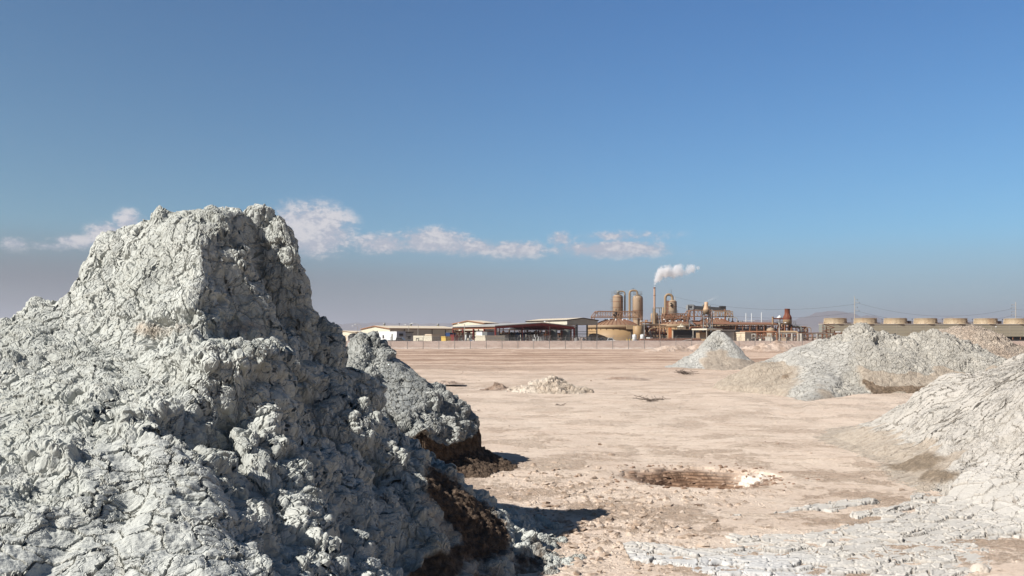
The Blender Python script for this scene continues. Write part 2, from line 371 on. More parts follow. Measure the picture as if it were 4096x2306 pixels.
    col = t.mix(t.mul(t.attr('gap'), .8), col, (.17, .135, .105))  # soil brown in plate gaps, darkened to stand for shade under curled edges
    col = t.mix(t.mul(t.attr('fresh'), .6), col, (.53, .54, .55))
    dirt = t.mix(t.step(t.noise(p, 9 / s, 6, .7), .35, .65), t.mix(1.0, dusty, (.72, .70, .68), 'MULTIPLY'), dusty)
    col = t.mix(t.mul(dm, .85), col, dirt)
    br = t.mix(t.step(t.noise(p, 13 / s, 6, .72), .36, .66), *brc)
    col = t.mix(bm, col, br)
    t.put(t.mix(1.0, col, (.85, .845, .84), 'MULTIPLY'), b.inputs['Base Color'])
    return m

def build_mound(name, hf, xs, ys, mat, attrs, label, group='mud volcanoes', cat='mud mound', below=-.12):
    X, Y = np.meshgrid(xs, ys); Z = hf(X, Y); G = ground_h(X, Y)
    me = grid_mesh(name, X, Y, Z, attrs(X, Y, Z), mask=(Z > G + below))
    o = link(name, me, mat); o.location = (0, 0, 0)
    return tag(o, label, cat, group)

# ---- M1: the big twin-topped mound at the left -------------------------------------------------
def h_m1(x, y):
    x = x + .20 * sst(-1.9, -.4, x)
    wx = x + .10 * fbm(x * 1.1, y * 1.1, 31, 3); wy = y + .10 * fbm(x * 1.1, y * 1.1, 41, 3)
    skirt = dome(wx, wy, (-2.35, 7.3), [(0, 1.75), (.14, 1.62), (.3, 1.22), (.6, .60), (.85, .20), (1, 0), (1.25, -.15)], wob=.14, seed=3,
                 shp=[(0, 1.95), (40, 1.9), (90, 2.6), (180, 4.6), (225, 5.4), (270, 5.2), (300, 3.1), (330, 2.25), (360, 1.95)])
    # upper block: broad front, a steep right face turned away from the sun, ragged top
    w2 = x + .17 * fbm(x * 2.0, y * 2.0, 35, 4); w3 = y + .13 * fbm(x * 1.5, y * 1.5, 45, 4)
    smin = lambda a, b, k: -smax(-a, -b, k)
    zR = 3.02 - 1.95 * ((w2 + 2.47 + .10 * np.sin(y * 5.0 + 1.0)) * .94 - (w3 - 7.0) * .342)
    zB = 3.02 - 1.9 * ((w2 + 2.3) * .6 + (w3 - 7.75) * .8)
    zF = 2.98 - 1.5 * (-(w3 - 7.10) * .97 - (w2 + 2.6) * .22)
    zL = 2.80 - 3.6 * (-(w2 + 3.50) - (w3 - 7.3) * .1)
    zT = 2.96 - .38 * np.maximum(0, -(w2 + 2.95)) + .07 * fbm(x * 2.2, y * 2.2, 55, 3)
    zR = zR + .16 * fbm(y * 2.2 + 3, x * .6 + y * .4, 58, 3) + .10 * fbm(x * 5, y * 5, 59, 2)
    z = smin(smin(zR, zB, .30), smin(zF, zL, .18), .30) + .05; z = smin(z, zT, .26) + .03
    top2 = dome(wx, wy, (-2.22, 7.85), [(0, 3.07), (.14, 3.03), (.25, 2.75), (.4, 2.3), (.6, 1.7), (.9, .9)], wob=.12, seed=12)
    z = smax(z, top2, .05)
    for bx_, by_, bz_, br_ in ((-3.02, 7.15, 2.98, .13), (-2.86, 7.1, 3.02, .10), (-3.20, 7.12, 2.88, .11), (-3.34, 7.1, 2.72, .12), (-3.50, 7.15, 2.42, .13), (-2.05, 7.7, 2.98, .1)):
        z = smax(z, bz_ - ((x - bx_) ** 2 + (y - by_) ** 2) / br_ * .9 - .06 * 0, .03)
    for gx_, gy_, ga_, gw_ in ((-1.75, 7.2, .10, .10), (-1.9, 7.5, .09, .08), (-1.55, 7.35, .08, .09)):
        z = z - ga_ * np.exp(-(((x - gx_) * .3 + (y - gy_) * .95) / gw_) ** 2) * sst(-2.2, -2.0, x)
    left = dome(wx, wy, (-3.62, 6.95), [(0, 2.24), (.20, 2.21), (.40, 2.04), (.9, 1.74), (1.6, 1.2), (2.6, .4)], wob=.1, seed=5, ex=.95)
    z = smax(z, left, .10)
    shelf = ridge(wx, wy, [(-3.45, 6.75, 2.02), (-2.85, 6.55, 1.90), (-2.35, 6.5, 1.86), (-2.12, 6.38, 1.84)], slope=.55 + .6 * sst(-2.1, -1.6, wx), rnd=.35 - .2 * sst(-2.3, -1.7, wx))
    z = smax(z, shelf, .07)
    bulge = dome(wx, wy, (-2.10, 6.2), [(0, 1.95), (.28, 1.92), (.44, 1.80), (.53, 1.46), (.60, 1.20), (.85, .88), (1.3, .45), (1.8, 0)], wob=.12, seed=15, ex=1.05)
    z = smax(z, bulge, .06)
    # broad front
    front = ridge(wx, wy, [(-3.0, 6.3, 1.86), (-2.6, 5.2, 1.36), (-2.1, 4.2, .93), (-1.7, 3.2, .55)], slope=.36 + .5 * sst(-2.3, -1.5, wx), rnd=.4)
    z = smax(z, front, .10)
    f2 = ridge(wx, wy, [(-1.75, 5.9, 1.45), (-1.42, 5.35, 1.04), (-1.12, 4.8, .70), (-.75, 4.3, .3)], slope=.85, rnd=.12)
    z = smax(z, f2, .06)
    # pale tongue that runs down the front
    tongue = ridge(wx, wy, [(-1.98, 4.95, 1.28), (-1.62, 4.35, 1.02), (-1.30, 3.95, .80), (-1.0, 3.5, .55)], slope=.75, rnd=.22)
    z = smax(z, tongue, .04)
    z = smax(z, skirt, .10)
    # spurs on the right flank
    d = ridge(wx, wy, [(-1.62, 7.15, 1.50), (-1.30, 7.35, 1.40), (-.95, 7.65, 1.14), (-.58, 7.85, .84), (-.18, 8.05, .54), (.10, 8.25, .24), (.30, 8.45, 0)], slope=.95, rnd=.12)
    z = smax(z, d, .06)
    e = ridge(wx, wy, [(-1.50, 6.15, 1.02), (-1.2, 6.2, .78), (-.92, 6.35, .52), (-.66, 6.6, .24), (-.45, 6.8, .0)], slope=.95, rnd=.12)
    z = smax(z, e, .05)
    g = ridge(wx, wy, [(-1.25, 5.3, .85), (-.95, 5.35, .56), (-.68, 5.6, .32), (-.45, 6.0, .08)], slope=.6, rnd=.14)
    z = smax(z, g, .06)
    bro = ridge(wx, wy, [(-.95, 7.0, .46), (-.55, 7.1, .34), (-.30, 7.4, .22)], slope=.6, rnd=.22)
    z = smax(z, bro, .05)
    z = z - .20 * np.exp(-((y - 6.85 - .25 * (x + 1.2)) / .16) ** 2) * sst(-1.75, -1.5, x) * sst(-.5, -.8, x)
    z = z + .09 * fbm(x * 1.6, y * 1.6, 60, 4) + .045 * fbm(x * 4.5, y * 4.5, 61, 3)
    # hollow under the upper dome
    z = z - .10 * np.exp(-(((x + 2.55) / .10) ** 2 + ((y - 6.62) / .10) ** 2))
    return z - .02
def a_m1(x, y, z):
    pl = .95 * np.exp(-(((x + 1.75 + .35 * (y - 4.4)) / .55) ** 2)) * sst(5.15, 4.8, y) + .75 * sst(4.5, 3.9, y) * sst(-1.0, -1.7, x) 
    pl = pl + .22 * sst(1.9, 2.3, z) * sst(-1.7, -2.4, x)
    br = 1.0 * np.exp(-(((x + .38) / .44) ** 2 + ((y - 7.3) / .62) ** 2)) + .95 * np.exp(-(((x + .62) / .26) ** 2 + ((y - 6.3) / .55) ** 2)) * sst(.36, .2, z)
    br = np.where(z < .16, np.maximum(br, .5 * sst(.25, .08, z) * sst(8.6, 7.9, y)), br)
    du = .7 * np.exp(-(((z - 1.98) / .10) ** 2)) * sst(7.0, 6.8, y) * sst(-3.2, -2.7, x) + .45 * np.exp(-(((x + .75) / .35) ** 2 + ((y - 6.9) / .3) ** 2))
    du = du + .45 * np.exp(-(((x + .45) / .3) ** 2 + ((y - 6.45) / .5) ** 2)) + .35 * sst(.35, .1, z)
    fu = x * .75 + y * .55; fv = (-x * .55 + y * .75) 
    kn = .30 * np.exp(-(((x + 1.55) / .7) ** 2 + ((z - 1.45) / .45) ** 2)) + .22 * sst(-2.0, -1.3, x) - .22 * sst(-2.0, -2.5, x) * sst(5.2, 5.8, y) + .16 * sst(5.6, 5.0, y) * sst(-3.0, -3.3, x)
    kn = kn + .2 * np.exp(-(((x + 3.25) / .25) ** 2 + ((z - 2.7) / .3) ** 2))
    return dict(plate=pl, brown=br, dust=du, knob=kn, fu=fu * .75, fv=fv)
mud1 = mud_material('grey_mud', (0.505, 0.52, 0.49), (0.42, 0.435, 0.405), 1.0, 1.1, tint=(0.54, 0.555, 0.53))
xs = graded([(-6.5, -4.6, .06, .010), (-4.6, -.2, .0068, .0068), (-.2, .7, .008, .015)])
ys = graded([(1.6, 3.2, .05, .009), (3.2, 8.4, .0068, .0068), (8.4, 10.6, .008, .06)])
build_mound('mud_volcano', h_m1, xs, ys, mud1, a_m1, 'largest mud volcano, steep grey lumpy mound filling the left foreground')

# ---- M2: the knobbly cone right behind it --------------------------------------------------------
def h_m2(x, y):
    wx = x + .08 * fbm(x * 1.4, y * 1.4, 131, 3); wy = y + .08 * fbm(x * 1.4, y * 1.4, 141, 3)
    z = dome(wx, wy, (-2.12, 13.0), [(0, 2.0), (.14, 1.97), (.24, 1.84), (.42, 1.62), (.9, 1.25), (1.30, .93), (1.50, .72), (1.62, .52), (1.66, .1), (1.8, -.1)], wob=.06, seed=21,
             shp=[(0, 1.02), (60, .9), (120, .8), (180, .9), (240, .95), (290, 1.0), (330, 1.02), (360, 1.02)])
    s = dome(wx, wy, (-1.60, 12.75), [(0, .56), (.6, .48), (1.1, .32), (1.4, .16), (1.7, -.05)], wob=.2, seed=22)
    z = smax(z, s, .05)
    z2 = ridge(wx, wy, [(-1.3, 12.5, .50), (-.75, 12.5, .40), (-.35, 12.6, .22), (-.05, 12.7, .0)], slope=.7, rnd=.22)
    z = smax(z, z2, .05)
    return z + .07 * fbm(x * 1.9, y * 1.9, 66, 4) - .02
def a_m2(x, y, z):
    pl = .95 * np.exp(-(((x + 1.55) / .40) ** 2)) * sst(.75, 1.0, z) * sst(1.75, 1.55, z) + .35 * sst(1.75, 1.9, z)
    br = .95 * sst(.62, .42, z + .22 * fbm(x * 2.4, y * 2.4, 97, 4))
    return dict(plate=pl, brown=br, dust=.0 * x, knob=.3 + 0 * x, fu=x, fv=y)
mud2 = mud_material('pale_blue_grey_mud', (0.375, 0.385, 0.365), (0.30, 0.31, 0.295), 1.0, 1.15, tint=(0.42, 0.435, 0.42))
build_mound('mud_volcano', h_m2, graded([(-4.4, -3.0, .05, .014), (-3.0, .1, .011, .011), (.1, .6, .02, .03)]), graded([(11.0, 14, .012, .012), (14, 15.4, .015, .06)]), mud2, a_m2,
            'knobbly blue-grey mud cone with dark brown undercut base behind the largest mound')

# ---- M3: long grey mound with two bumps, right of centre -------------------------------------------
def h_m3(x, y):
    wx = x + .18 * fbm(x * .7, y * .7, 231, 3); wy = y + .18 * fbm(x * .7, y * .7, 241, 3)
    z = ridge(wx, wy, [(8.2, 32.2, .05), (9.4, 31.6, 1.10), (11.0, 32.0, 1.72), (12.5, 32.0, 2.14), (13.6, 32.0, 2.06), (14.5, 32, 1.96), (15.2, 32, 2.12), (15.9, 31.8, 1.95), (16.5, 31.6, .9), (17.2, 31.3, 0)], slope=.66, rnd=.9)
    for c_, h_, r_ in (((12.75, 31.9), 2.42, .55), ((12.55, 31.9), 2.32, .4), ((15.45, 31.8), 2.22, .75), ((14.9, 31.9), 2.12, .5), ((11.2, 31.8), 1.86, .45), ((13.3, 31.8), 2.08, .5)):
        z = smax(z, h_ - ((wx - c_[0]) ** 2 + ((wy - c_[1]) * .8) ** 2) / r_ * .55, .08)
    z = smax(z, ridge(wx, wy, [(8.3, 30.9, .45), (9.4, 30.5, .80), (10.8, 30.5, .95), (12, 30.6, .9)], slope=.55, rnd=.4), .12)
    z = smax(z, ridge(wx, wy, [(11.1, 31.2, 1.5), (10.4, 29.4, .72), (9.4, 27.2, .26), (7.9, 25.0, .05)], slope=.40, rnd=.5), .12)
    z = smax(z, ridge(wx, wy, [(11.5, 30.1, .60), (13.5, 30.0, .55), (16.2, 30.2, .5)], slope=.55, rnd=.3), .1)
    z = np.where(z < .24, z - .9 * (.24 - z), z)
    return z + .17 * fbm(x * .9, y * .9, 69, 5) * sst(.1, .7, z) - .03
def a_m3(x, y, z):
    z = z + .30 * fbm(x * 1.1, y * 1.1, 93, 4)
    tg_ = np.exp(-((x - (11.1 - (31.2 - y) * .50)) / 1.1) ** 2) * sst(31.3, 30.6, y)
    pl = .85 * tg_ + .5 * sst(12.0, 11.0, x) * sst(.9, 1.2, z) + .12
    br = .95 * sst(.50, .34, z) * sst(11.2, 11.8, x) + .95 * np.exp(-(((x - 9.7) / .8) ** 2 + ((y - 29.9) / .4) ** 2)) * (1 - tg_)
    br = br * (1 - .9 * sst(.12, .04, z))
    du = (.95 * sst(.95, .70, z) * sst(11.3, 12.2, x) + .95 * sst(10.3, 9.6, x) * sst(1.15, .95, z)) * (1 - .95 * tg_) + .35 * sst(1.5, .8, z)
    return dict(plate=pl, brown=br, dust=du, knob=.15 * sst(1.3, 1.8, z) - .08, fu=x * .7, fv=y)
mud3 = mud_material('dry_grey_mud', (0.46, 0.44, 0.395), (0.39, 0.37, 0.33), 1.7, .9, plate_sc=.9, pd=.55, brc=((0.13, 0.095, 0.065), (0.24, 0.18, 0.13)), tint=(0.46, 0.455, 0.435), dusty=(0.42, 0.355, 0.285))
build_mound('mud_volcano', h_m3, graded([(6.0, 18.5, .024, .024)]), graded([(23.8, 32.4, .026, .026), (32.4, 36, .03, .2)]), mud3, a_m3,
            'long grey mud ridge with two rounded summits below the cooling tower')

# ---- M4: the near right mound with flows reaching the bottom of the photo --------------------------
M4C = (9.6, 13.6)
TONGUES = (([(1.22, 7.62), (2.0, 7.50), (2.9, 7.5), (3.8, 7.9), (4.6, 8.6), (5.4, 9.5), (6.3, 10.6)], .46),
           ([(1.72, 7.05), (2.4, 6.95), (3.1, 7.05), (3.9, 7.5)], .34),
           ([(2.2, 8.10), (3.2, 8.25), (4.2, 8.9), (5.2, 9.8), (6.2, 10.9)], .44),
           ([(2.05, 9.15), (2.7, 9.3), (3.4, 9.7), (4.3, 10.2)], .15),
           ([(2.75, 8.80), (3.15, 8.85)], .12),
           ([(3.2, 8.9), (3.9, 9.3), (4.8, 10.2)], .18))
def flowcoords(x, y):
    """outline (distance inside), arc length and side of the dried flow tongues"""
    tg = np.full(x.shape, -9.0); S = np.zeros(x.shape); N = np.zeros(x.shape)
    for i_, (pts, wd) in enumerate(TONGUES):
        acc = 0.0
        for a, c in zip(pts[:-1], pts[1:]):
            dx_, dy_ = c[0] - a[0], c[1] - a[1]; L = math.hypot(dx_, dy_)
            t_ = ((x - a[0]) * dx_ + (y - a[1]) * dy_) / (L * L); tc = np.clip(t_, 0, 1)
            d = np.hypot(x - a[0] - tc * dx_, y - a[1] - tc * dy_); v = wd * min(1, .55 + .2 * (acc + L)) - d
            b_ = v > tg; side = ((x - a[0]) * -dy_ + (y - a[1]) * dx_) / L
            S = np.where(b_, acc + np.clip(t_, -.3, 1.0) * L, S); N = np.where(b_, side + i_ * .37, N); tg = np.maximum(tg, v); acc += L
    return tg + .20 * fbm(x * 1.6, y * 1.6, 301, 4) * 1.0 + .07 * fbm(x * 6, y * 6, 302, 3), S, N
def flowthick(x, y): return flowcoords(x, y)[0]
def h_m4(x, y):
    wx = x + .12 * fbm(x * .9, y * .9, 331, 3); wy = y + .12 * fbm(x * .9, y * .9, 341, 3)
    z = dome(wx, wy, M4C, [(0, 1.85), (.25, 1.68), (.5, 1.22), (.68, .76), (.84, .33), (1.0, .03), (1.2, -.08)], wob=.06, seed=35,
             shp=[(0, 6), (90, 6), (160, 3.9), (185, 3.75), (205, 4.55), (218, 5.6), (232, 6.7), (260, 7.2), (300, 7), (360, 6)])
    kn = dome(wx, wy, (7.85, 15.2), [(0, 1.30), (.30, 1.25), (.7, 1.0), (1.1, .55), (1.8, .0)], wob=.1, seed=36)
    z = smax(z, kn, .12)
    th = np.arctan2(y - M4C[1], x - M4C[0]); r = np.hypot(x - M4C[0], y - M4C[1])
    z = z + .13 * fbm(th * 6.5, r * .35, 71, 4) * sst(.1, .6, z) + .10 * fbm(x * 1.8, y * 1.8, 72, 4) * sst(.0, .4, z)
    z = z - .11 * np.abs(fbm(th * 5 + .3 * fbm(x, y, 74, 2), r * 1.5, 76, 3)) * sst(.1, .5, z)
    tg, S, N = flowcoords(x, y)
    u = S + .10 * fbm(x * 2.2, y * 2.2, 81, 3); v = N + .05 * fbm(x * 2.6, y * 2.6, 82, 3)
    f1, f2, idv = worley(u * 2.7, v * 6.0, 5)
    crack = sst(.0, .055, f2 - f1)
    g1, g2, idw = worley(u * 5.3 + 40, v * 10.5, 9); crack = crack * (1 - .55 * (1 - sst(0, .08, g2 - g1)) * (idv > .45))
    slab = (.022 + .036 * idv) * crack - .008 + .012 * crack * sst(.25, .0, f2 - f1)
    slab = slab + .006 * fbm(u * 3, v * 26, 83, 3)
    gap = (vnoise(x * 1.3 + 7, y * 2.1, 85) > .80) * (tg < .12)
    z = np.where(tg > 0, np.maximum(z, -.01) + sst(.0, .03, tg) * slab * (1 - gap), z)
    return z
def a_m4(x, y, z):
    tg = flowthick(x, y)
    th = np.arctan2(y - M4C[1], x - M4C[0]); r = np.hypot(x - M4C[0], y - M4C[1])
    ton = sst(-.02, .03, tg) * sst(.55, .22, z); deg = np.degrees(th) % 360
    low = sst(.44, .20, z - .0 + .22 * fbm(th * 16, r * .4, 90, 3))
    pl = .62 + .45 * fbm(x * .6, y * .6, 95, 3)
    str_ = fbm(th * 14, r * .5, 91, 4)
    br = .95 * np.exp(-(((x - 5.75) / .42) ** 2 + ((y - 12.5) / .8) ** 2)) + .75 * np.exp(-(((x - 5.5) / .28) ** 2 + ((y - 11.2) / .6) ** 2)) + .7 * np.exp(-(((x - 5.2) / .2) ** 2 + ((y - 10.3) / .4) ** 2)) 
    br = br * (1 - ton)
    du = low * (1 - .75 * sst(207, 219, deg)) * (1 - ton) * (.95 + .5 * str_) + .0
    fu = r * .6; fv = th * 6.0
    _, S, N = flowcoords(x, y); u = S + .10 * fbm(x * 2.2, y * 2.2, 81, 3); v = N + .05 * fbm(x * 2.6, y * 2.6, 82, 3); f1, f2, idv = worley(u * 2.7, v * 6.0, 5); gap_shade = ton * sst(.07, .01, f2 - f1)
    return dict(gap=gap_shade, plate=pl * (1 - .0 * ton), brown=br * .8, dust=du, fu=fu, fv=fv, fresh=sst(7.9, 7.3, y) * sst(3.0, 2.0, x) * ton * (1 - gap_shade), tong=ton)
mud4 = mud_material('pale_cracked_mud', (0.44, 0.41, 0.37), (0.38, 0.355, 0.315), 1.15, .75, plate_sc=1.9, pd=1.0, brc=((0.17, 0.135, 0.10), (0.27, 0.215, 0.16)), tint=(0.555, 0.53, 0.49), dusty=(0.44, 0.375, 0.305))
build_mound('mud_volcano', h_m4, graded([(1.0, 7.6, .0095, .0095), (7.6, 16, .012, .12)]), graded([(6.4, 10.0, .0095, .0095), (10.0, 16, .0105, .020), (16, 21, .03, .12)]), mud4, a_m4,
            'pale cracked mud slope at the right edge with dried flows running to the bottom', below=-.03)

# ---- M5 small cone in the middle, M6 tan mound at far right, M7 low heap -----------------------------
def h_m5(x, y):
    wx = x + .3 * fbm(x * .5, y * .5, 431, 3); wy = y + .3 * fbm(x * .5, y * .5, 441, 3)
    z = dome(wx, wy, (13.0, 55.0), [(0, 2.40), (.30, 2.22), (.9, 1.58), (1.7, .80), (2.5, .28), (3.2, 0), (4, -.2)], wob=.12, seed=41, shp=[(0, 1.0), (100, 1), (180, 1.1), (205, 1.15), (270, 1), (360, 1.0)])
    return z + .10 * fbm(x * 1.1, y * 1.1, 75, 4) - .03
def a_m5(x, y, z):
    du = .95 * np.exp(-(((x - 12.6) / 1.0) ** 2)) * sst(1.6, .9, z) + .9 * sst(.75, .45, z) * sst(11.0, 12.0, x)
    return dict(plate=.55 + 0 * x, brown=.25 * sst(13.0, 15, x) * sst(.8, .5, z), dust=du, fu=x, fv=y)
mud5 = mud_material('chalky_mud', (0.45, 0.44, 0.41), (0.38, 0.37, 0.34), 2.2, 1.0, pd=.5, tint=(0.48, 0.48, 0.46), dusty=(0.42, 0.35, 0.28))
build_mound('mud_volcano', h_m5, graded([(8.2, 17.2, .05, .05)]), graded([(50, 57, .06, .06), (57, 60, .08, .2)]), mud5, a_m5, 'small pointed pale mud cone standing alone before the grey shed')
def h_m6(x, y):
    wx = x + .4 * fbm(x * .4, y * .4, 531, 3); wy = y + .4 * fbm(x * .4, y * .4, 541, 3)
    z = dome(wx, wy, (34.0, 66.0), [(0, 2.80), (1.0, 2.72), (2.1, 2.3), (3.3, 1.3), (4.6, .6), (6.5, 0)], wob=.14, seed=51)
    z = smax(z, ridge(wx, wy, [(34, 65, 1.0), (38.5, 61, .55), (43, 58, .2)], slope=.25, rnd=.8), .2)
    return z + .2 * fbm(x * .7, y * .7, 77, 5) - .03
mud6 = mud_material('tan_mud', (0.47, 0.40, 0.33), (0.38, 0.31, 0.25), 2.6, 1.0, tint=(0.60, 0.53, 0.45), dusty=(0.45, 0.36, 0.28))
build_mound('mud_volcano', h_m6, graded([(26, 44, .08, .08)]), graded([(56, 68, .09, .09), (68, 74, .12, .4)]), mud6, lambda x, y, z: dict(plate=.1 + 0 * x, brown=0 * x, dust=.5 * sst(1.4, .6, z), fu=x, fv=y),
            'tan crumbly mound at the right in front of the cooling tower')
def h_m6b(x, y):
    wx = x + .3 * fbm(x * .5, y * .5, 731, 3); wy = y + .3 * fbm(x * .5, y * .5, 741, 3)
    z = ridge(wx, wy, [(17.5, 33, .25), (19.5, 34, 1.0), (22, 34.5, 1.45), (25, 35, 1.5), (30, 36, 1.2)], slope=.42, rnd=.8)
    return z + .12 * fbm(x * .9, y * .9, 79, 4) - .03
build_mound('mud_volcano', h_m6b, graded([(14, 30, .05, .08)]), graded([(29, 36, .05, .05), (36, 40, .07, .3)]), mud_material('brown_tan_mud', (0.58, 0.49, 0.40), (0.46, 0.375, 0.295), 2.2, .6, tint=(0.56, 0.48, 0.4), dusty=(0.45, 0.36, 0.28)),
            lambda x, y, z: dict(plate=.1 + 0 * x, brown=0 * x, dust=.6 + 0 * x, fu=x, fv=y), 'smooth low tan bank between the right edge slope and the tan mound')
def h_m7(x, y):
    wx = x + .2 * fbm(x * .8, y * .8, 631, 3); wy = y + .2 * fbm(x * .8, y * .8, 641, 3)
    z = dome(wx, wy, (1.42, 31.0), [(0, .62), (.25, .52), (.6, .28), (1.0, .10), (1.6, -.05)], wob=.25, seed=61)
    z = smax(z, dome(wx, wy, (2.35, 30.7), [(0, .26), (.25, .20), (.55, -.02)], wob=.2, seed=62), .1)
    return z + .10 * fbm(x * 1.7, y * 1.7, 78, 4) - .01
build_mound('mud_volcano', h_m7, graded([(-.6, 3.6, .02, .02)]), graded([(29.0, 31.6, .03, .03), (31.6, 33, .05, .1)]), mud_material('crumbly_cream_mud', (0.66, 0.585, 0.50), (0.50, 0.42, 0.34), 1.6, 1.1, tint=(0.60, 0.54, 0.47), dusty=(0.45, 0.36, 0.28)),
            lambda x, y, z: dict(plate=0 * x, brown=0 * x, dust=.25 * sst(.3, .1, z), fu=x, fv=y), 'low crumbly cream heap in the middle of the flat')
# ================================================================ BERM, FAR RANGES, HAZE
m_berm, t, b = mat_new('berm_soil'); p = t.pos()
bx_, by_, bz_ = t.sep(p)
c = t.mix(t.step(t.noise(p, .5, 7, .68), .35, .65), (0.30, 0.215, 0.17), (0.375, 0.28, 0.23))
c = t.mix(t.mul(t.step(t.noise(p, 2.2, 6, .7), .55, .72), .35), c, (0.60, 0.52, 0.46))
# pale salty line along the foot
c = t.mix(t.mul(t.step(t.add(bz_, t.mul(t.noise(p, .8, 4), .5)), .55, .25), .65), c, (0.62, 0.53, 0.46))
t.put(c, b.inputs['Base Color']); b.inputs['Roughness'].default_value = .95
bu = t.n.new('ShaderNodeBump'); bu.inputs['Strength'].default_value = .8; bu.inputs['Distance'].default_value = .25
t.put(t.noise(p, 2.0, 8, .7), bu.inputs['Height']); t.l.new(bu.outputs[0], b.inputs['Normal'])
BERM_Y = 143.0
def berm_h(x, y):
    t_ = y - BERM_Y - .8 * fbm(x / 25, x * 0 + 3, 7, 3)
    z = 1.30 * sst(.6, 5.2, t_) * sst(16, 9.5, t_)
    return z + .07 * fbm(x / 1.8, y / 1.2, 8, 4) * sst(.5, 2, t_) * sst(16, 12, t_) + .10 * fbm(x / 22, y / 9, 6, 2) * sst(1, 5, t_) * sst(16, 10, t_) - .02
xs = np.arange(-75, 130, .30); ys = np.concatenate([np.arange(BERM_Y - 1, BERM_Y + 7, .25), np.arange(BERM_Y + 7, BERM_Y + 17.5, .7)])
X, Y = np.meshgrid(xs, ys)
bm_me = grid_mesh('earth_berm', X, Y, berm_h(X, Y) - .02, mask=None)
tag(link('earth_berm', bm_me, m_berm), kind='structure')

# a few spoil heaps in front of the berm on the right
m_sp, t, b = mat_new('spoil_soil'); p = t.pos()
c = t.mix(t.step(t.noise(p, .6, 7, .7), .38, .62), (0.34, 0.245, 0.185), (0.53, 0.42, 0.345))
t.put(c, b.inputs['Base Color']); b.inputs['Roughness'].default_value = .95
bu = t.n.new('ShaderNodeBump'); bu.inputs['Strength'].default_value = 1; bu.inputs['Distance'].default_value = .5
t.put(t.noise(p, 1.2, 8, .72), bu.inputs['Height']); t.l.new(bu.outputs[0], b.inputs['Normal'])
heaps = [(21.5, 118, 3.4, 1.6, .85, 'left end'), (27.5, 121, 4.0, 1.8, 1.0, ''), (36.0, 119, 4.6, 2.0, 1.25, ''), (43.5, 121, 3.6, 1.8, 1.15, ''), (50.5, 119, 4.2, 2.0, 1.35, '')]
hl = ['low ragged soil heap at the fence foot left of the pointed cone', 'ragged soil heap half hidden behind the pointed pale cone',
      'ragged soil heap below the cream box building right of the cone', 'soil heap with a dark hollow below the pipe rack', 'soil heap just left of the long grey ridge']
for (hx, hy, a, bb, hh_, _), lab in zip(heaps, hl):
    X, Y = np.meshgrid(np.arange(hx - a * 1.5, hx + a * 1.5, .10), np.arange(hy - bb * 1.6, hy + bb * 1.6, .12))
    r = np.sqrt(((X - hx) / a) ** 2 + ((Y - hy) / bb) ** 2) * (1 + .5 * fbm(X * .5, Y * .5, int(hx), 4))
    Z = hh_ * sst(1.2, .15, r) * (1 + .45 * fbm(X * .8, Y * .8, int(hx) + 5, 5)) - .03
    o = link('soil_heap', grid_mesh('soil_heap', X, Y, Z, mask=Z > -.02), m_sp); tag(o, lab, 'soil heap', 'soil heaps along the fence')

# far mountain ranges
m_mt, t, b = mat_new('far_rock'); p = t.pos()
t.put(t.mix(t.step(t.noise(p, .0012, 6, .6), .4, .6), (.10, .08, .075), (.16, .13, .115)), b.inputs['Base Color']); b.inputs['Roughness'].default_value = 1
def range_mesh(name, x0, x1, y0, depth, prof, seed):
    X, Y = np.meshgrid(np.linspace(x0, x1, 420), np.linspace(y0, y0 + depth, 60))
    pxs = X / (y0 + depth * .5) * F + CXP
    hgt = np.interp(pxs, [q[0] for q in prof], [q[1] for q in prof]) / F * (y0 + depth * .5)
    v = (Y - y0) / depth
    Z = hgt * (np.sin(np.pi * np.clip(v, 0, 1)) ** .8) * (1 + .38 * fbm(X / 500, Y / 500, seed, 6)) + 30 * fbm(X / 400, Y / 300, seed + 2, 5) * np.sin(np.pi * v) - 12
    o = link(name, grid_mesh(name, X, Y, Z), m_mt); tag(o, kind='structure'); return o
range_mesh('far_hills', -8500, 3500, 10500, 1800, [(-500, 90), (0, 62), (400, 40), (900, 45), (1300, 48), (1500, 64), (1650, 55), (1900, 62), (1990, 58), (2100, 50), (2300, 40), (2600, 26)], 201)
range_mesh('far_hills', 1300, 9500, 9000, 1600, [(2600, 10), (2800, 48), (2930, 66), (3020, 72), (3150, 68), (3260, 88), (3340, 100), (3450, 80), (3520, 84), (3640, 62), (3750, 74), (3900, 56), (4100, 40), (4600, 20)], 301)

# haze: air between here and the ranges
mh = bpy.data.materials.new('haze_air'); mh.use_nodes = True; t = NT(mh.node_tree); t.n.clear()
ho = t.n.new('ShaderNodeOutputMaterial'); pv = t.n.new('ShaderNodeVolumePrincipled')
pv.inputs['Color'].default_value = (.50, .55, .645, 1); pv.inputs['Density'].default_value = 1.15e-4; pv.inputs['Anisotropy'].default_value = 0.25
t.l.new(pv.outputs[0], ho.inputs['Volume'])
bm = bmesh.new(); bmesh.ops.create_cube(bm, size=1.0)
me = bpy.data.meshes.new('haze'); bm.to_mesh(me); bm.free()
hz = link('haze', me, mh); hz.scale = (60000, 30000, 430); hz.location = (0, 10000, 215 - 31); tag(hz, kind='stuff')
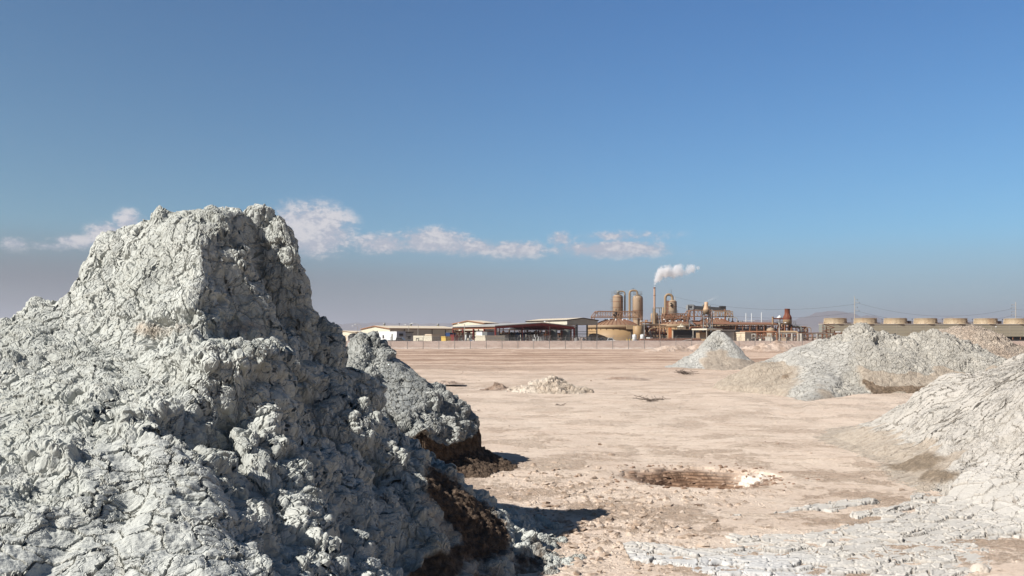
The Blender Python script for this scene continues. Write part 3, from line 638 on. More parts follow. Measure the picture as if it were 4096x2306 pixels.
# ================================================================ BUILDERS FOR THE WORKS
ALPHA = R(32); E1 = Vector((math.cos(ALPHA), math.sin(ALPHA), 0)); E2 = Vector((-math.sin(ALPHA), math.cos(ALPHA), 0)); UP = Vector((0, 0, 1))
def gp(px, d, z=0.0): return Vector(((px - CXP) / F * d, d, z))
def zz(py, d): return EYE - (py - HOR) / F * d
def mm(px_, d): return px_ / F * d
def along(p, dr, px):
    k = (px - CXP) / F; return (k * p.y - p.x) / (dr.x - k * dr.y)

class MB:
    """collects simple solids in world space, builds them as one mesh"""
    def __init__(self): self.v = []; self.f = []; self.s = []
    def add(self, vs, fs, smooth=False):
        n = len(self.v); self.v += [tuple(q) for q in vs]; self.f += [tuple(i + n for i in q) for q in fs]; self.s += [smooth] * len(fs); return self
    def obox(self, o, a, b, c):      # corner + three edge vectors
        o, a, b, c = Vector(o), Vector(a), Vector(b), Vector(c)
        vs = [o, o + a, o + a + b, o + b, o + c, o + a + c, o + a + b + c, o + b + c]
        fs = [(0, 3, 2, 1), (4, 5, 6, 7), (0, 1, 5, 4), (1, 2, 6, 5), (2, 3, 7, 6), (3, 0, 4, 7)]
        if a.cross(b).dot(c) < 0: fs = [q[::-1] for q in fs]
        return self.add(vs, fs)
    def box(self, c, sx, sy, sz, rz=None):   # centre of the base, sizes along E1, E2, up (or rotated rz)
        e1, e2 = (E1, E2) if rz is None else (Vector((math.cos(rz), math.sin(rz), 0)), Vector((-math.sin(rz), math.cos(rz), 0)))
        c = Vector(c); return self.obox(c - e1 * sx / 2 - e2 * sy / 2, e1 * sx, e2 * sy, UP * sz)
    def beam(self, p, q, w, h=None):
        p, q = Vector(p), Vector(q); h = h or w; d = (q - p)
        if d.length < 1e-6: return self
        n = d.normalized(); s = n.cross(UP) if abs(n.z) < .98 else n.cross(E1); s.normalize(); t_ = s.cross(n).normalized()
        return self.obox(p - s * w / 2 - t_ * h / 2, s * w, t_ * h, d)
    def cyl(self, p, q, r0, r1=None, n=14, cap=True):
        p, q = Vector(p), Vector(q); r1 = r0 if r1 is None else r1; d = (q - p).normalized()
        s = d.cross(UP) if abs(d.z) < .98 else Vector((1, 0, 0)); s.normalize(); t_ = d.cross(s)
        vs = []
        for k in range(n):
            a = 2 * math.pi * k / n; o = s * math.cos(a) + t_ * math.sin(a); vs += [p + o * r0, q + o * r1]
        fs = [(2 * k, 2 * ((k + 1) % n), 2 * ((k + 1) % n) + 1, 2 * k + 1) for k in range(n)]
        self.add(vs, fs, True)
        if cap: self.add(vs[0::2], [tuple(range(n))[::-1]]); self.add(vs[1::2], [tuple(range(n))])
        return self
    def lathe(self, c, prof, n=48, closed=False):
        c = Vector(c); vs = []; m = len(prof)
        for k in range(n):
            a = 2 * math.pi * k / n
            for (r, z) in prof: vs.append((c.x + r * math.cos(a), c.y + r * math.sin(a), c.z + z))
        fs = []
        for k in range(n):
            for j in range(m - 1):
                a, b_ = k * m + j, ((k + 1) % n) * m + j; fs.append((a, b_, b_ + 1, a + 1))
        return self.add(vs, fs, True)
    def tube(self, pts, r, n=10, bend=None):
        pts = [Vector(p) for p in pts]
        if bend:
            out = [pts[0]]
            for a, b_, c in zip(pts[:-2], pts[1:-1], pts[2:]):
                bl = min(bend, (b_ - a).length * .49, (c - b_).length * .49); u_ = b_ + (a - b_).normalized() * bl; w_ = b_ + (c - b_).normalized() * bl
                for k in range(7):
                    t_ = k / 6; out.append(u_ * (1 - t_) ** 2 + b_ * 2 * t_ * (1 - t_) + w_ * t_ * t_)
            pts = out + [pts[-1]]
        rings = []; prev = None
        for i, p in enumerate(pts):
            d = (pts[min(i + 1, len(pts) - 1)] - pts[max(i - 1, 0)]).normalized()
            s = prev - d * prev.dot(d) if prev is not None else (d.cross(UP) if abs(d.z) < .95 else d.cross(Vector((0, 1, 0))))
            s.normalize(); prev = s; t_ = d.cross(s)
            rings.append([p + (s * math.cos(2 * math.pi * k / n) + t_ * math.sin(2 * math.pi * k / n)) * r for k in range(n)])
        vs = [q for rg in rings for q in rg]
        fs = [(i * n + k, i * n + (k + 1) % n, (i + 1) * n + (k + 1) % n, (i + 1) * n + k) for i in range(len(rings) - 1) for k in range(n)]
        self.add(vs, fs, True); self.add(rings[0], [tuple(range(n))[::-1]]); self.add(rings[-1], [tuple(range(n))]); return self
    def poly(self, pts, thick):       # flat polygon extruded by a vector
        pts = [Vector(p) for p in pts]; t_ = Vector(thick); n = len(pts)
        self.add(pts, [tuple(range(n))]); self.add([p + t_ for p in pts], [tuple(range(n))[::-1]])
        for k in range(n):
            a, b_ = pts[k], pts[(k + 1) % n]; self.add([a, a + t_, b_ + t_, b_], [(0, 1, 2, 3)])
        return self
    def build(self, name, mat, parent=None):
        base = Vector(parent['_b']) if parent is not None and '_b' in parent else Vector((0, 0, 0))
        me = bpy.data.meshes.new(name); me.from_pydata([tuple(Vector(q) - base) for q in self.v], [], self.f)
        me.polygons.foreach_set('use_smooth', self.s); me.update()
        o = link(name, me, mat, parent)
        if parent is not None: o['_b'] = tuple(base)
        return o
def thing(name, base, label, cat, group=None):
    o = empty(name, tuple(base), 0, label, cat, group); o['_b'] = tuple(base); return o
def solo(mb, name, mat, base, label, cat, group=None):
    """a thing made of one mesh, its origin at its base"""
    d = {'_b': tuple(base)}
    me = bpy.data.meshes.new(name); me.from_pydata([tuple(Vector(q) - Vector(base)) for q in mb.v], [], mb.f)
    me.polygons.foreach_set('use_smooth', mb.s); me.update()
    o = link(name, me, mat); o.location = tuple(base); return tag(o, label, cat, group)

# ---- materials ------------------------------------------------------------------------------------
def paint(name, col0, rough=.55, metal=0.0, dirt=.25, dcol=(.16, .09, .05), scale=.6, streak=True, rib=0.0, ribdir=None, bump=.0):
    col = tuple(c * .85 for c in col0); m, t, b = mat_new(name); p = t.pos(); x_, y_, z_ = t.sep(p)
    sv = t.xyz(x_, y_, t.mul(z_, .18)) if streak else p
    n1 = t.noise(sv, scale, 6, .66); n2 = t.noise(p, scale * 5, 5, .65)
    c = t.mix(t.mul(t.step(n1, .48, .75), dirt), col, dcol)
    c = t.mix(t.mul(t.step(n2, .45, .8), dirt * .6), c, t.mix(1.0, c, (.62, .58, .54), 'MULTIPLY'))
    t.put(c, b.inputs['Base Color']); b.inputs['Roughness'].default_value = rough; b.inputs['Metallic'].default_value = metal
    b.inputs['Specular IOR Level'].default_value = .3
    if rib:
        d_ = ribdir or E1
        k = t.mad(t.v('DOT_PRODUCT', p, tuple(d_)), 2 * math.pi / rib, 0.0)
        bu = t.n.new('ShaderNodeBump'); bu.inputs['Strength'].default_value = .8; bu.inputs['Distance'].default_value = rib * .3
        t.put(t.m('SINE', k), bu.inputs['Height']); t.l.new(bu.outputs[0], b.inputs['Normal'])
    return m
M = dict(
    tan=paint('tan_painted_steel', (.32, .225, .135), dirt=.4, dcol=(.22, .12, .06)),
    tan2=paint('dusty_tan_steel', (.36, .265, .18), dirt=.3, dcol=(.20, .13, .08)),
    ochre=paint('ochre_tank_paint', (.34, .225, .115), dirt=.3, dcol=(.27, .13, .05), scale=.35),
    roofbrown=paint('rusty_dome_sheet', (.27, .165, .105), dirt=.5, dcol=(.16, .08, .045)),
    truss=paint('rusty_cream_truss', (.40, .24, .15), dirt=.7, dcol=(.17, .065, .03), scale=1.5),
    rust=paint('rusted_steel', (.20, .085, .045), dirt=.6, dcol=(.08, .04, .025), rough=.8),
    rust2=paint('brown_rusty_pipe', (.27, .125, .065), dirt=.5, dcol=(.10, .055, .035), rough=.75),
    redrust=paint('red_rust_stack', (.16, .045, .022), dirt=.5, dcol=(.08, .03, .02), rough=.75),
    dark=paint('dark_steel', (.035, .033, .032), dirt=.3, dcol=(.09, .05, .03)),
    grey=paint('galvanised_steel', (.30, .31, .31), rough=.5, metal=.3, dirt=.3, dcol=(.2, .17, .14)),
    greygreen=paint('grey_green_duct', (.24, .25, .22), dirt=.4, dcol=(.12, .09, .07)),
    cream=paint('cream_siding', (.80, .75, .60), dirt=.12, dcol=(.45, .38, .28), rib=.6, ribdir=E2),
    creamshade=paint('cream_siding_shaded', (.56, .54, .46), dirt=.2, dcol=(.35, .30, .24), rib=.35, ribdir=E1),  # darker cream for walls turned from the sun, shade put into the colour
    creamroof=paint('cream_roof', (.66, .56, .42), dirt=.2, dcol=(.42, .33, .24)),
    white=paint('white_paint', (.74, .76, .76), dirt=.12, dcol=(.45, .42, .38)),
    bluegrey=paint('blue_grey_panel', (.33, .38, .46), dirt=.15),
    red=paint('red_primer_steel', (.20, .035, .03), dirt=.25, dcol=(.16, .04, .03)),
    redroof=paint('grey_shed_roof', (.40, .39, .36), dirt=.3, dcol=(.25, .2, .16)),
    blue=paint('blue_plastic', (.025, .06, .16), dirt=.1), blue2=paint('mid_blue_plastic', (.05, .22, .50), dirt=.1),
    yellow=paint('yellow_paint', (.70, .50, .12), dirt=.15), black=paint('black_plastic', (.02, .02, .022), dirt=.1),
    conc=paint('pale_concrete', (.46, .43, .38), dirt=.35, dcol=(.28, .22, .17)),
    wood=paint('weathered_tower_cladding', (.37, .335, .25), dirt=.35, dcol=(.22, .17, .11), scale=.25, streak=False),
    fanst=paint('stained_fan_stack', (.50, .40, .27), dirt=.55, dcol=(.36, .20, .10), scale=.5),
    glass=paint('dark_window', (.02, .022, .026), rough=.12, dirt=0), tyre=paint('tyre_rubber', (.02, .02, .02), rough=.9, dirt=0),
    carblack=paint('dark_car_paint', (.02, .021, .024), rough=.3, dirt=.1), wire=paint('galvanised_wire', (.26, .25, .24), rough=.5, metal=.5, dirt=0),
    pole=paint('pale_pole', (.42, .39, .34), dirt=.2), tarp=paint('grey_vent_curtain', (.34, .34, .33), dirt=.2),
)

# ---- fence ------------------------------------------------------------------------------------------
FY = 140.6
def fence():
    px0, px1 = 1250, 3350; x0 = mm(px0 - CXP, FY); x1 = mm(px1 - CXP, FY); sp = mm(63.2, FY); n = int((x1 - x0) / sp)
    f = thing('chain_link_fence', (x0, FY, 0), 'long chain-link fence with barbed top along the foot of the earth berm', 'fence')
    pos = [x0 + i * sp for i in range(n + 1)]
    pos[5] -= .1
    for x in pos:
        b = MB().cyl((x, FY, -.3), (x, FY, 1.88), .042, n=6); b.tube([(x, FY, 1.85), (x + .05, FY - .03, 1.95), (x + .28, FY - .16, 2.22)], .026, n=5)
        b.build('fence_post', M['wire'], f)
    # diagonal chain-link wires, each a thin three-sided prism
    h = 1.82; step = .10; r = .0034; xs_ = np.arange(x0 - h, pos[-1], step)
    V = []; Q = []; k = 0
    for sgn in (1, -1):
        for xa in xs_:
            xb = xa + h; a, c = (xa, xb)
            ta = max(0, (x0 - a) / h); tb = min(1, (pos[-1] - a) / h)
            if tb <= ta: continue
            p = [(a + h * ta, FY - .05, (.04 + h * ta) if sgn > 0 else (.04 + h - h * ta)), (a + h * tb, FY - .05, (.04 + h * tb) if sgn > 0 else (.04 + h - h * tb))]
            for q in p: V += [(q[0], q[1] - r, q[2] - r), (q[0] + r, q[1] + r, q[2]), (q[0] - r, q[1], q[2] + r * 1.5)]
            Q += [(k, k + 3, k + 4, k + 1), (k + 1, k + 4, k + 5, k + 2), (k + 2, k + 5, k + 3, k)]; k += 6
    V = np.array(V) - np.array([x0, FY, 0]); o = link('wire_mesh', fast_mesh('wire_mesh', V, np.array(Q)), M['wire'], f)
    bw = MB()
    for q, (dx_, z) in enumerate(((.10, 2.0), (.19, 2.11), (.27, 2.21))): bw.cyl((x0, FY - dx_ * .55, z), (pos[-1], FY - dx_ * .55, z), .006, n=4, cap=False)
    bw.cyl((x0, FY, 1.86), (pos[-1], FY, 1.86), .012, n=5, cap=False)
    bw.build('barbed_wire', M['wire'], f)
fence()

# ---- lamps --------------------------------------------------------------------------------------------
def lamp(px, d, ytop, arm, label, two=False, mat='pole', r=.09, ybase=1374):
    x, _, _ = gp(px, d); z = zz(ytop, d); L = thing('street_lamp', (x, d, 0), label, 'street lamp', 'lamp posts around the works')
    MB().cyl((x, d, 0), (x, d, z), r * 1.25, r * .75, n=8).build('pole', M[mat], L)
    a = mm(arm, d)
    MB().tube([(x, d, z - .05), (x + a * .35, d, z + .08), (x + a, d, z + .22)], .045, n=6).build('arm', M[mat], L)
    s = 1 if a > 0 else -1
    MB().lathe((x + a + s * .3, d, z + .05), [(.0, .26), (.22, .24), (.34, .12), (.30, .02), (0, 0)], n=12).build('lamp_head', M['white'], L)
lamp(1430, 300, 1307, -16, 'left one of the two arm lamps at the far left building')
lamp(1443.6, 285, 1301, -19, 'right one of the two arm lamps at the far left building')
lamp(1635, 268, 1302.5, -9, 'short arm lamp behind the grey end of the white trailer')
lamp(1672.5, 258, 1297, -19, 'tall arm lamp between the trailer and the low cream hut')
lamp(1858, 232, 1297.5, -18, 'arm lamp rising over the left roof of the red frame shed')
lamp(2199, 245, 1289.5, -15, 'arm lamp rising over the ridge of the red frame shed')
lamp(2577, 262, 1288, -8, 'pale lamp post in front of the small round tank', r=.10)
lamp(2639, 262, 1281, 14, 'rust stained lamp post before the rust streaked tank', mat='truss', r=.11)
lamp(3118, 262, 1294, 20, 'tall pale lamp post at the right end of the pipe rack roof', r=.11)
lamp(3965, 330, 1310, 16, 'thin lamp post in front of the cooling tower at the far right')

# ---- buildings ------------------------------------------------------------------------------------------
def gable_building(name, corner, L1, L2, ze, zr, z0, ridge_along, mats, label, cat, over=.25, closed=True, trim=None, wallh=None):
    """ridge_along 1: ridge parallel to E1 (gable looks along -E1...), 2: ridge parallel to E2"""
    o = thing(name, (corner.x, corner.y, 0), label, cat); c = Vector((corner.x, corner.y, 0))
    if ridge_along == 1:
        A, B, LA, LB = E1, E2, L1, L2
    else:
        A, B, LA, LB = E2, E1, L2, L1
    def P(a, b_, z): return c + A * a + B * b_ + UP * z
    th = .2
    for a0 in (0, LA - th):
        if ridge_along == 1: prof = [P(a0, 0, z0), P(a0, LB, z0), P(a0, LB, ze), P(a0, LB / 2, zr), P(a0, 0, ze)]
        else: prof = [P(a0, 0, z0), P(a0, 0, ze), P(a0, LB / 2, zr), P(a0, LB, ze), P(a0, LB, z0)]
        MB().poly(prof, A * th).build('end_wall', mats[0], o)
    for b0 in (0.003, LB - th - .003): MB().obox(P(th, b0, z0), A * (LA - 2 * th), B * th, UP * (ze - z0 - .02)).build('side_wall', mats[1], o)
    rf = MB(); hv = over
    s = (zr - ze) / (LB / 2)
    for sgn in (0, 1):
        bA, bB = (-hv, LB / 2) if sgn == 0 else (LB + hv, LB / 2)
        zA = ze - s * hv; q = [P(-hv, bA, zA + .03), P(LA + hv, bA, zA + .03), P(LA + hv, bB, zr + .03), P(-hv, bB, zr + .03)]
        rf.poly(q, UP * .14)
    rf.build('roof', mats[2], o)
    if trim:
        t_ = MB(); t_.beam(P(-hv - .03, -hv, ze - s * hv), P(LA + hv, -hv, ze - s * hv), .12, .28)
        for e in (-hv - .06,):
            t_.beam(P(e, -hv, ze - s * hv), P(e, LB / 2, zr), .1, .26); t_.beam(P(e, LB + hv, ze - s * hv), P(e, LB / 2, zr), .1, .26)
        t_.build('roof_trim', trim, o)
    return o, P
# warehouse
c0 = gp(1559.5, 275); L1 = along(c0, E1, 1835); L2 = along(c0, E2, 1445)
wh, P = gable_building('warehouse', c0, L1, L2, zz(1315.5, 275), zz(1305, 284), 0, 1, (M['cream'], M['creamshade'], M['creamroof']), 'long low warehouse with cream gable end and ribbed side in grey shade', 'warehouse', trim=M['rust2'])
for k in range(1, 5): MB().beam(P(L1 * k / 5, -.12, 0), P(L1 * k / 5, -.12, zz(1316, 275)), .16).build('downspout', M['dark'], wh)
for pxv in (1537, 1643, 1752):
    l = along(c0 + E2 * (L2 * .5), E1, pxv); q = P(l, L2 / 2, zz(1304, 284))
    MB().lathe(q, [(.25, -.1), (.28, .35), (.45, .4), (.42, .75), (.15, .95), (0, .95)], n=12).build('roof_vent', M['grey'], wh)
q = P(L1 * .35, L2 * .5, zz(1304, 284)); MB().cyl(q, q + UP * 1.0, .06).beam(q + UP * .8 - E1 * .35, q + UP * .8 + E1 * .35, .08).build('roof_mast', M['dark'], wh)
# far left office
c1 = gp(1424, 300); L2b = along(c1, E2, 1338)
ob, P = gable_building('office_building', c1, 6, L2b, zz(1331, 300), zz(1325, 302), 0, 1, (M['cream'], M['cream'], M['creamroof']), 'low cream building with windows at the far left of the works', 'building', over=.4)
for (a, b_) in ((.12, .26), (.42, .60), (.80, .92)):
    fr = MB().obox(P(-.06, L2b * a, 1.1), E2 * (L2b * (b_ - a)), -E1 * .1, UP * 1.1).build('window', M['glass'], ob)
rp_ = MB(); q0 = P(-1.0, L2b * .35, 0); rp_.poly([q0, q0 + E2 * -3.4, q0 + UP * 2.6 - E2 * 3.0, q0 + UP * 2.6 - E2 * .4], -E1 * .15); rp_.build('awning', M['creamroof'], ob)
q = gp(1414, 285); t1 = thing('storage_tank', q, 'black round tank next to the far left cream building', 'tank')
MB().lathe(q, [(1.6, 0), (1.6, 2.2), (1.2, 2.9), (.4, 3.2), (0, 3.2)], n=24).build('tank_body', M['black'], t1); MB().cyl(q + Vector((-1.75, -.4, .4)), q + Vector((-1.75, -.4, 2.4)), .16, n=8).build('fill_pipe', M['white'], t1)

# white trailer
tc = gp(1586, 235); Ltr = along(tc, E2, 1500); H = zz(1327, 235)
tr = thing('office_trailer', tc, 'long white trailer with its end in blue-grey shade behind the dark pickup', 'trailer')
MB().obox(tc + UP * .5, E2 * Ltr, E1 * 2.6, UP * (H - .5)).build('body', M['white'], tr)
Le = along(tc, E1, 1620)
MB().obox(tc + UP * .4 - E2 * .03 + E1 * .0, E1 * 2.62, -E2 * .12, UP * (H - .35)).build('end_panel', M['bluegrey'], tr)  # blue-grey colour stands for the shade on this end
wi = MB().obox(tc + E1 * .7 - E2 * .16 + UP * 2.15, E1 * 1.2, -E2 * .06, UP * .75).build('window', M['glass'], tr)
MB().obox(tc + E2 * 2.4 - E1 * .04 + UP * 1.0, E2 * .75, -E1 * .05, UP * 1.9).build('door', M['greygreen'], tr)
MB().obox(tc + E2 * 8.2 - E1 * .04 + UP * 1.6, E2 * .9, -E1 * .05, UP * .9).build('window', M['glass'], tr)
for k in (2.5, 3.5, Ltr - 3): MB().cyl(tc + E2 * k + UP * .42 - E1 * .02, tc + E2 * k + UP * .42 + E1 * .3, .42, n=14).build('wheel', M['tyre'], tr)
# grey hut to the right of it
hc = gp(1621, 240); H2 = zz(1328, 240); Lh = along(hc, E1, 1650)
hu = thing('grey_hut', hc, 'grey hut with one dark window and flat roof between trailer and low cream hut', 'hut')
MB().obox(hc, E1 * Lh, E2 * 3, UP * (H2 - .25)).build('wall', M['tarp'], hu)
MB().obox(hc - E1 * .2 - E2 * .3 + UP * (H2 - .24), E1 * (Lh + .4), E2 * 3.5, UP * .24).build('roof', M['dark'], hu)
MB().obox(hc + E1 * (Lh * .22) - E2 * .03 + UP * 1.35, E1 * (Lh * .5), -E2 * .05, UP * .85).build('window', M['glass'], hu)
# low cream hut
lc = gp(1727, 238); Ll = along(lc, E2, 1653); Hl = zz(1345.5, 238)
lh = thing('cream_hut', lc, 'low flat cream hut with a door frame in front of the shaded warehouse wall', 'hut')
MB().obox(lc, E2 * Ll, E1 * 3.2, UP * (Hl + .15)).build('wall', M['cream'], lh)
MB().obox(lc - E1 * .15 - E2 * .15 + UP * (Hl + .17), E2 * (Ll * .35), E1 * 3.5, UP * .35).build('roof', M['creamroof'], lh)
fr = MB(); fo = lc - E1 * .12 + E2 * (Ll * .68)
fr.beam(fo, fo + UP * 1.6, .1); fr.beam(fo + E2 * 1.5, fo + E2 * 1.5 + UP * 1.6, .1); fr.beam(fo + UP * 1.6, fo + E2 * 1.5 + UP * 1.6, .1); fr.build('door_frame', M['dark'], lh)
gt = MB()
for k in range(14): gt.beam(lc + E1 * (.25 * k) - E2 * .12, lc + E1 * (.25 * k) - E2 * .12 + UP * Hl * .95, .08)
gt.build('slatted_end', M['pole'], lh)

# ---- vehicles
def pickup(px, d, rz, body, label, cat='pickup truck', name='pickup_truck', lift=0.0):
    c = gp(px, d); e = Vector((math.cos(rz), math.sin(rz), 0)); s = Vector((-math.sin(rz), math.cos(rz), 0)); c = c + UP * lift
    o = thing(name, c, label, cat)
    def S(prof, w): 
        b = MB(); b.poly([c + e * a + UP * z - s * w / 2 for a, z in prof], s * w); return b
    S([(-2.8, .45), (-2.8, 1.02), (-.75, 1.02), (-.75, .95), (1.15, 1.0), (2.55, .92), (2.8, .72), (2.8, .42)], 1.9).build('body', body, o)
    cab = S([(-.8, 1.0), (-.6, 1.72), (.55, 1.74), (1.35, 1.02)], 1.66).build('cab', body, o)
    for sg in (-1, 1):
        b = MB(); b.poly([c + e * a + UP * z + s * sg * .835 for a, z in ((-.62, 1.08), (-.48, 1.62), (.5, 1.64), (1.1, 1.08))], s * sg * .02); b.build('side_window', M['glass'], cab)
        for a in (-1.75, 1.85): 
            wl = MB().cyl(c + e * a + s * sg * .72 + UP * .39, c + e * a + s * sg * .98 + UP * .39, .39, n=16).build('wheel', M['tyre'], o)
            MB().cyl(c + e * a + s * sg * .95 + UP * .39, c + e * a + s * sg * 1.0 + UP * .39, .2, n=10).build('rim', M['grey'], wl)
    b = MB(); b.poly([c + e * .62 + UP * 1.68 - s * .72, c + e * 1.3 + UP * 1.06 - s * .76, c + e * 1.3 + UP * 1.06 + s * .76, c + e * .62 + UP * 1.68 + s * .72], (e + UP * .9) * .03); b.build('windscreen', M['glass'], cab)
    return o
pickup(1597, 222, R(-4), M['carblack'], 'dark pickup truck parked in front of the white trailer', lift=.12)
pickup(2402, 255, R(10), M['carblack'], 'dark pickup seen end-on at the left foot of the first big round tank', lift=.0)
pickup(2440, 256, R(-6), M['white'], 'white utility truck parked before the first big round tank', lift=.0)

# ---- red frame shed ------------------------------------------------------------------------------------------
sc_ = gp(1982, 235); LA = along(sc_, E1, 2296); LB = along(sc_, E2, 1812)
ze = zz(1304.5, 235); zr = zz(1296, 248) + .1
sh = thing('open_shed', sc_, 'open shed of red steel frames with a thin grey roof full of tanks', 'shed')
def SP(a, b_, z): return Vector((sc_.x, sc_.y, 0)) + E1 * a + E2 * b_ + UP * z
zl = ze - .05
rf = MB()
for (a0, z0_, a1, z1_) in ((-.5, ze - .15, LA * .58, zr), (LA * .58, zr, LA + .5, ze - .1)):
    rf.poly([SP(a0, -.5, z0_), SP(a1, -.5, z1_), SP(a1, LB + .5, z1_), SP(a0, LB + .5, z0_)], UP * .22)
rf.build('roof', M['redroof'], sh)
for k, b_ in enumerate(np.linspace(0, LB, 5)):
    for a in (0, LA * .33, LA * .66, LA):
        if a > 0 and a < LA and k in (1, 3): continue
        zt = (ze - .2) + (zr - ze) * (a / (LA * .58) if a < LA * .58 else (LA - a) / (LA * .42))
        MB().beam(SP(a, b_, 0), SP(a, b_, zt - .1), .34 if a in (0, LA) else .22).build('column', M['red'], sh)
for k, b_ in enumerate(np.linspace(0, LB, 5)):
    r_ = MB(); z1 = .25
    for a0, a1 in ((0, LA * .58), (LA * .58, LA)):
        h0 = ze - .45 if a0 == 0 else zr - .35; h1 = zr - .35 if a1 < LA else ze - .45
        r_.beam(SP(a0, b_, h0), SP(a1, b_, h1), .2, .62)
    r_.build('rafter', M['red'], sh)
r_ = MB()
for a in (0, LA):
    r_.beam(SP(a, 0, ze - .55), SP(a, LB, ze - .55), .2, .55)
for f_ in (.15, .3, .45, .6, .75, .9):
    a = LA * f_; zt = (ze - .2) + (zr - ze) * (f_ / .58 if f_ < .58 else (1 - f_) / .42); r_.beam(SP(a, 0, zt - .12), SP(a, LB, zt - .12), .1, .16)
r_.build('purlins', M['rust'], sh)
r_ = MB()
for z, b_ in ((3.9, .2), (3.3, LB * .5), (3.75, LB * .75), (2.9, LB * .95)): r_.cyl(SP(0, b_, z), SP(LA, b_, z), .09, n=6)
for a in (LA * .14, LA * .52, LA * .83): r_.cyl(SP(a, LB * .5, 0), SP(a, LB * .5, 3.6), .07, n=6)
r_.build('pipework', M['grey'], sh)

def vtank(px, d, w, h, mat, label, name='storage_tank', cat='tank', top='dome', legs=False, n=28, z0=0.0, group=None, band=True):
    q = gp(px, d, z0); r = mm(w, d) / 2; o = thing(name, q, label, cat, group)
    if top == 'dome': pr = [(r, 0), (r, h * .86), (r * .9, h * .93), (r * .5, h * .985), (.25, h), (0, h)]
    else: pr = [(r, 0), (r, h), (r * .97, h + .03), (0, h + .05)]
    MB().lathe(q, [(0, .01)] + pr, n).build('tank_body', mat, o)
    l = MB(); l.cyl(q + UP * h, q + UP * (h + .22), r * .22, n=12); l.build('hatch', mat, o)
    if band:
        b = MB()
        for z in (h * .25, h * .55): b.lathe(q + UP * z, [(r, -.05), (r + .035, -.05), (r + .035, .05), (r, .05)], n)
        b.build('band', mat, o)
    return o
def tz(y, d): return zz(y, d)
vtank(2015, 244, 40, zz(1335.5, 244), M['conc'], 'pale cream round tank just inside the shed right of the front corner column')
vtank(2046, 250, 24, zz(1332, 250), M['black'], 'black tank inside the shed left of the blue tanks')
vtank(2070, 246, 22, zz(1331.5, 246), M['blue'], 'larger dark blue tank in the middle of the red frame shed')
vtank(2092, 247, 18, zz(1333, 247), M['blue'], 'smaller dark blue tank in the shed just right of the larger one')
vtank(2262, 257, 38, zz(1319, 257), M['greygreen'], 'big dark grey round tank at the right end inside the shed', top='flat')
vtank(2215, 262, 30, zz(1320, 262), M['greygreen'], 'dark grey tank second from the right end inside the shed', top='flat')
vtank(2165, 266, 20, zz(1331, 266), M['conc'], 'small pale tank deep inside the right half of the shed')
# boxes and drums round the shed
def crate(px0, px1, d, y0, y1, mat, label, name, cat, z0=0.0, depth=2.4, parts=None, group=None):
    q = gp(px1, d); L = abs(along(q, E2, px0)); h = zz(y0, d) - z0
    o = thing(name, q + UP * z0, label, cat, group); w_ = q + UP * z0
    MB().obox(w_, E2 * L, E1 * depth, UP * h).build('body', mat, o)
    tr_ = MB()
    for k in range(0, int(L / .6) + 1): tr_.beam(w_ + E2 * min(k * .6 + .05, L - .05) - E1 * .03, w_ + E2 * min(k * .6 + .05, L - .05) - E1 * .03 + UP * h, .05)
    tr_.beam(w_ - E1 * .04 + UP * (h - .06), w_ + E2 * L - E1 * .04 + UP * (h - .06), .1); tr_.build('ribs', mat, o)
    ld = MB().obox(w_ - E1 * .06 - E2 * .06 + UP * (h + .002), E2 * (L + .12), E1 * (depth + .12), UP * .08); ld.build('lid', mat, o)
    return o
crate(1765, 1783, 228, 1348, 1364, M['yellow'], 'yellow container beside the blue machine left of the red shed', 'yellow_container', 'container', depth=1.5)
crate(1783, 1800, 238, 1333, 1364, M['blue'], 'tall dark blue machine box between yellow and red containers', 'machine_box', 'container', depth=2)
crate(1801, 1816, 233, 1341, 1364, M['red'], 'red container touching the leftmost column of the shed', 'red_container', 'container', depth=1.2)
crate(1902, 1941, 229, 1344, 1366, M['cream'], 'cream box hut in front of the shed left of the corner column', 'cream_box', 'hut', depth=6)
crate(1905, 1929, 234, 1329, 1343, M['white'], 'white box cabin showing above the cream box hut', 'white_cabin', 'cabin', depth=1.5)
crate(1945, 1972, 240, 1329, 1363, M['bluegrey'], 'blue-grey container behind the slatted end of the cream box hut', 'container', 'container', depth=2)
g_ = MB(); q = gp(1942, 229)
for k in range(11): g_.beam(q + E1 * (.7 * k), q + E1 * (.7 * k) + UP * 1.55, .1)
g_.beam(q + UP * 1.5, q + E1 * 7 + UP * 1.5, .12); g_.beam(q + UP * .3, q + E1 * 7 + UP * .3, .12)
solo(g_, 'slatted_rail', M['cream'], q, 'row of cream slats standing right of the cream box hut', 'railing')
for px, mt, lab in ((1884, M['blue2'], 'blue and white drum left of its pale twin under the shed'), (1893, M['white'], 'pale drum right of the blue one under the shed'), (1863, M['white'], 'small white drum standing by the second column of the shed'), (1850, M['grey'], 'grey drum left of the small white drum')):
    vtank(px, 232, 9, 1.0 if px != 1863 else .55, mt, lab, 'drum', 'drum', top='flat', n=16)
random.seed(5)
lo = MB()
q = gp(2105, 232)
lo.lathe(q, [(0, .0), (0.01, .55), (1.2, .5), (3.5, .25), (5.6, .0)], n=24)
pile = solo(MB().lathe(gp(2105, 230), [(0, .75), (1.5, .66), (3.6, .38), (5.6, -.05)], n=26), 'gravel_pile', M['conc'], gp(2105, 230), 'flat grey gravel pile at the front of the shed', 'gravel pile')
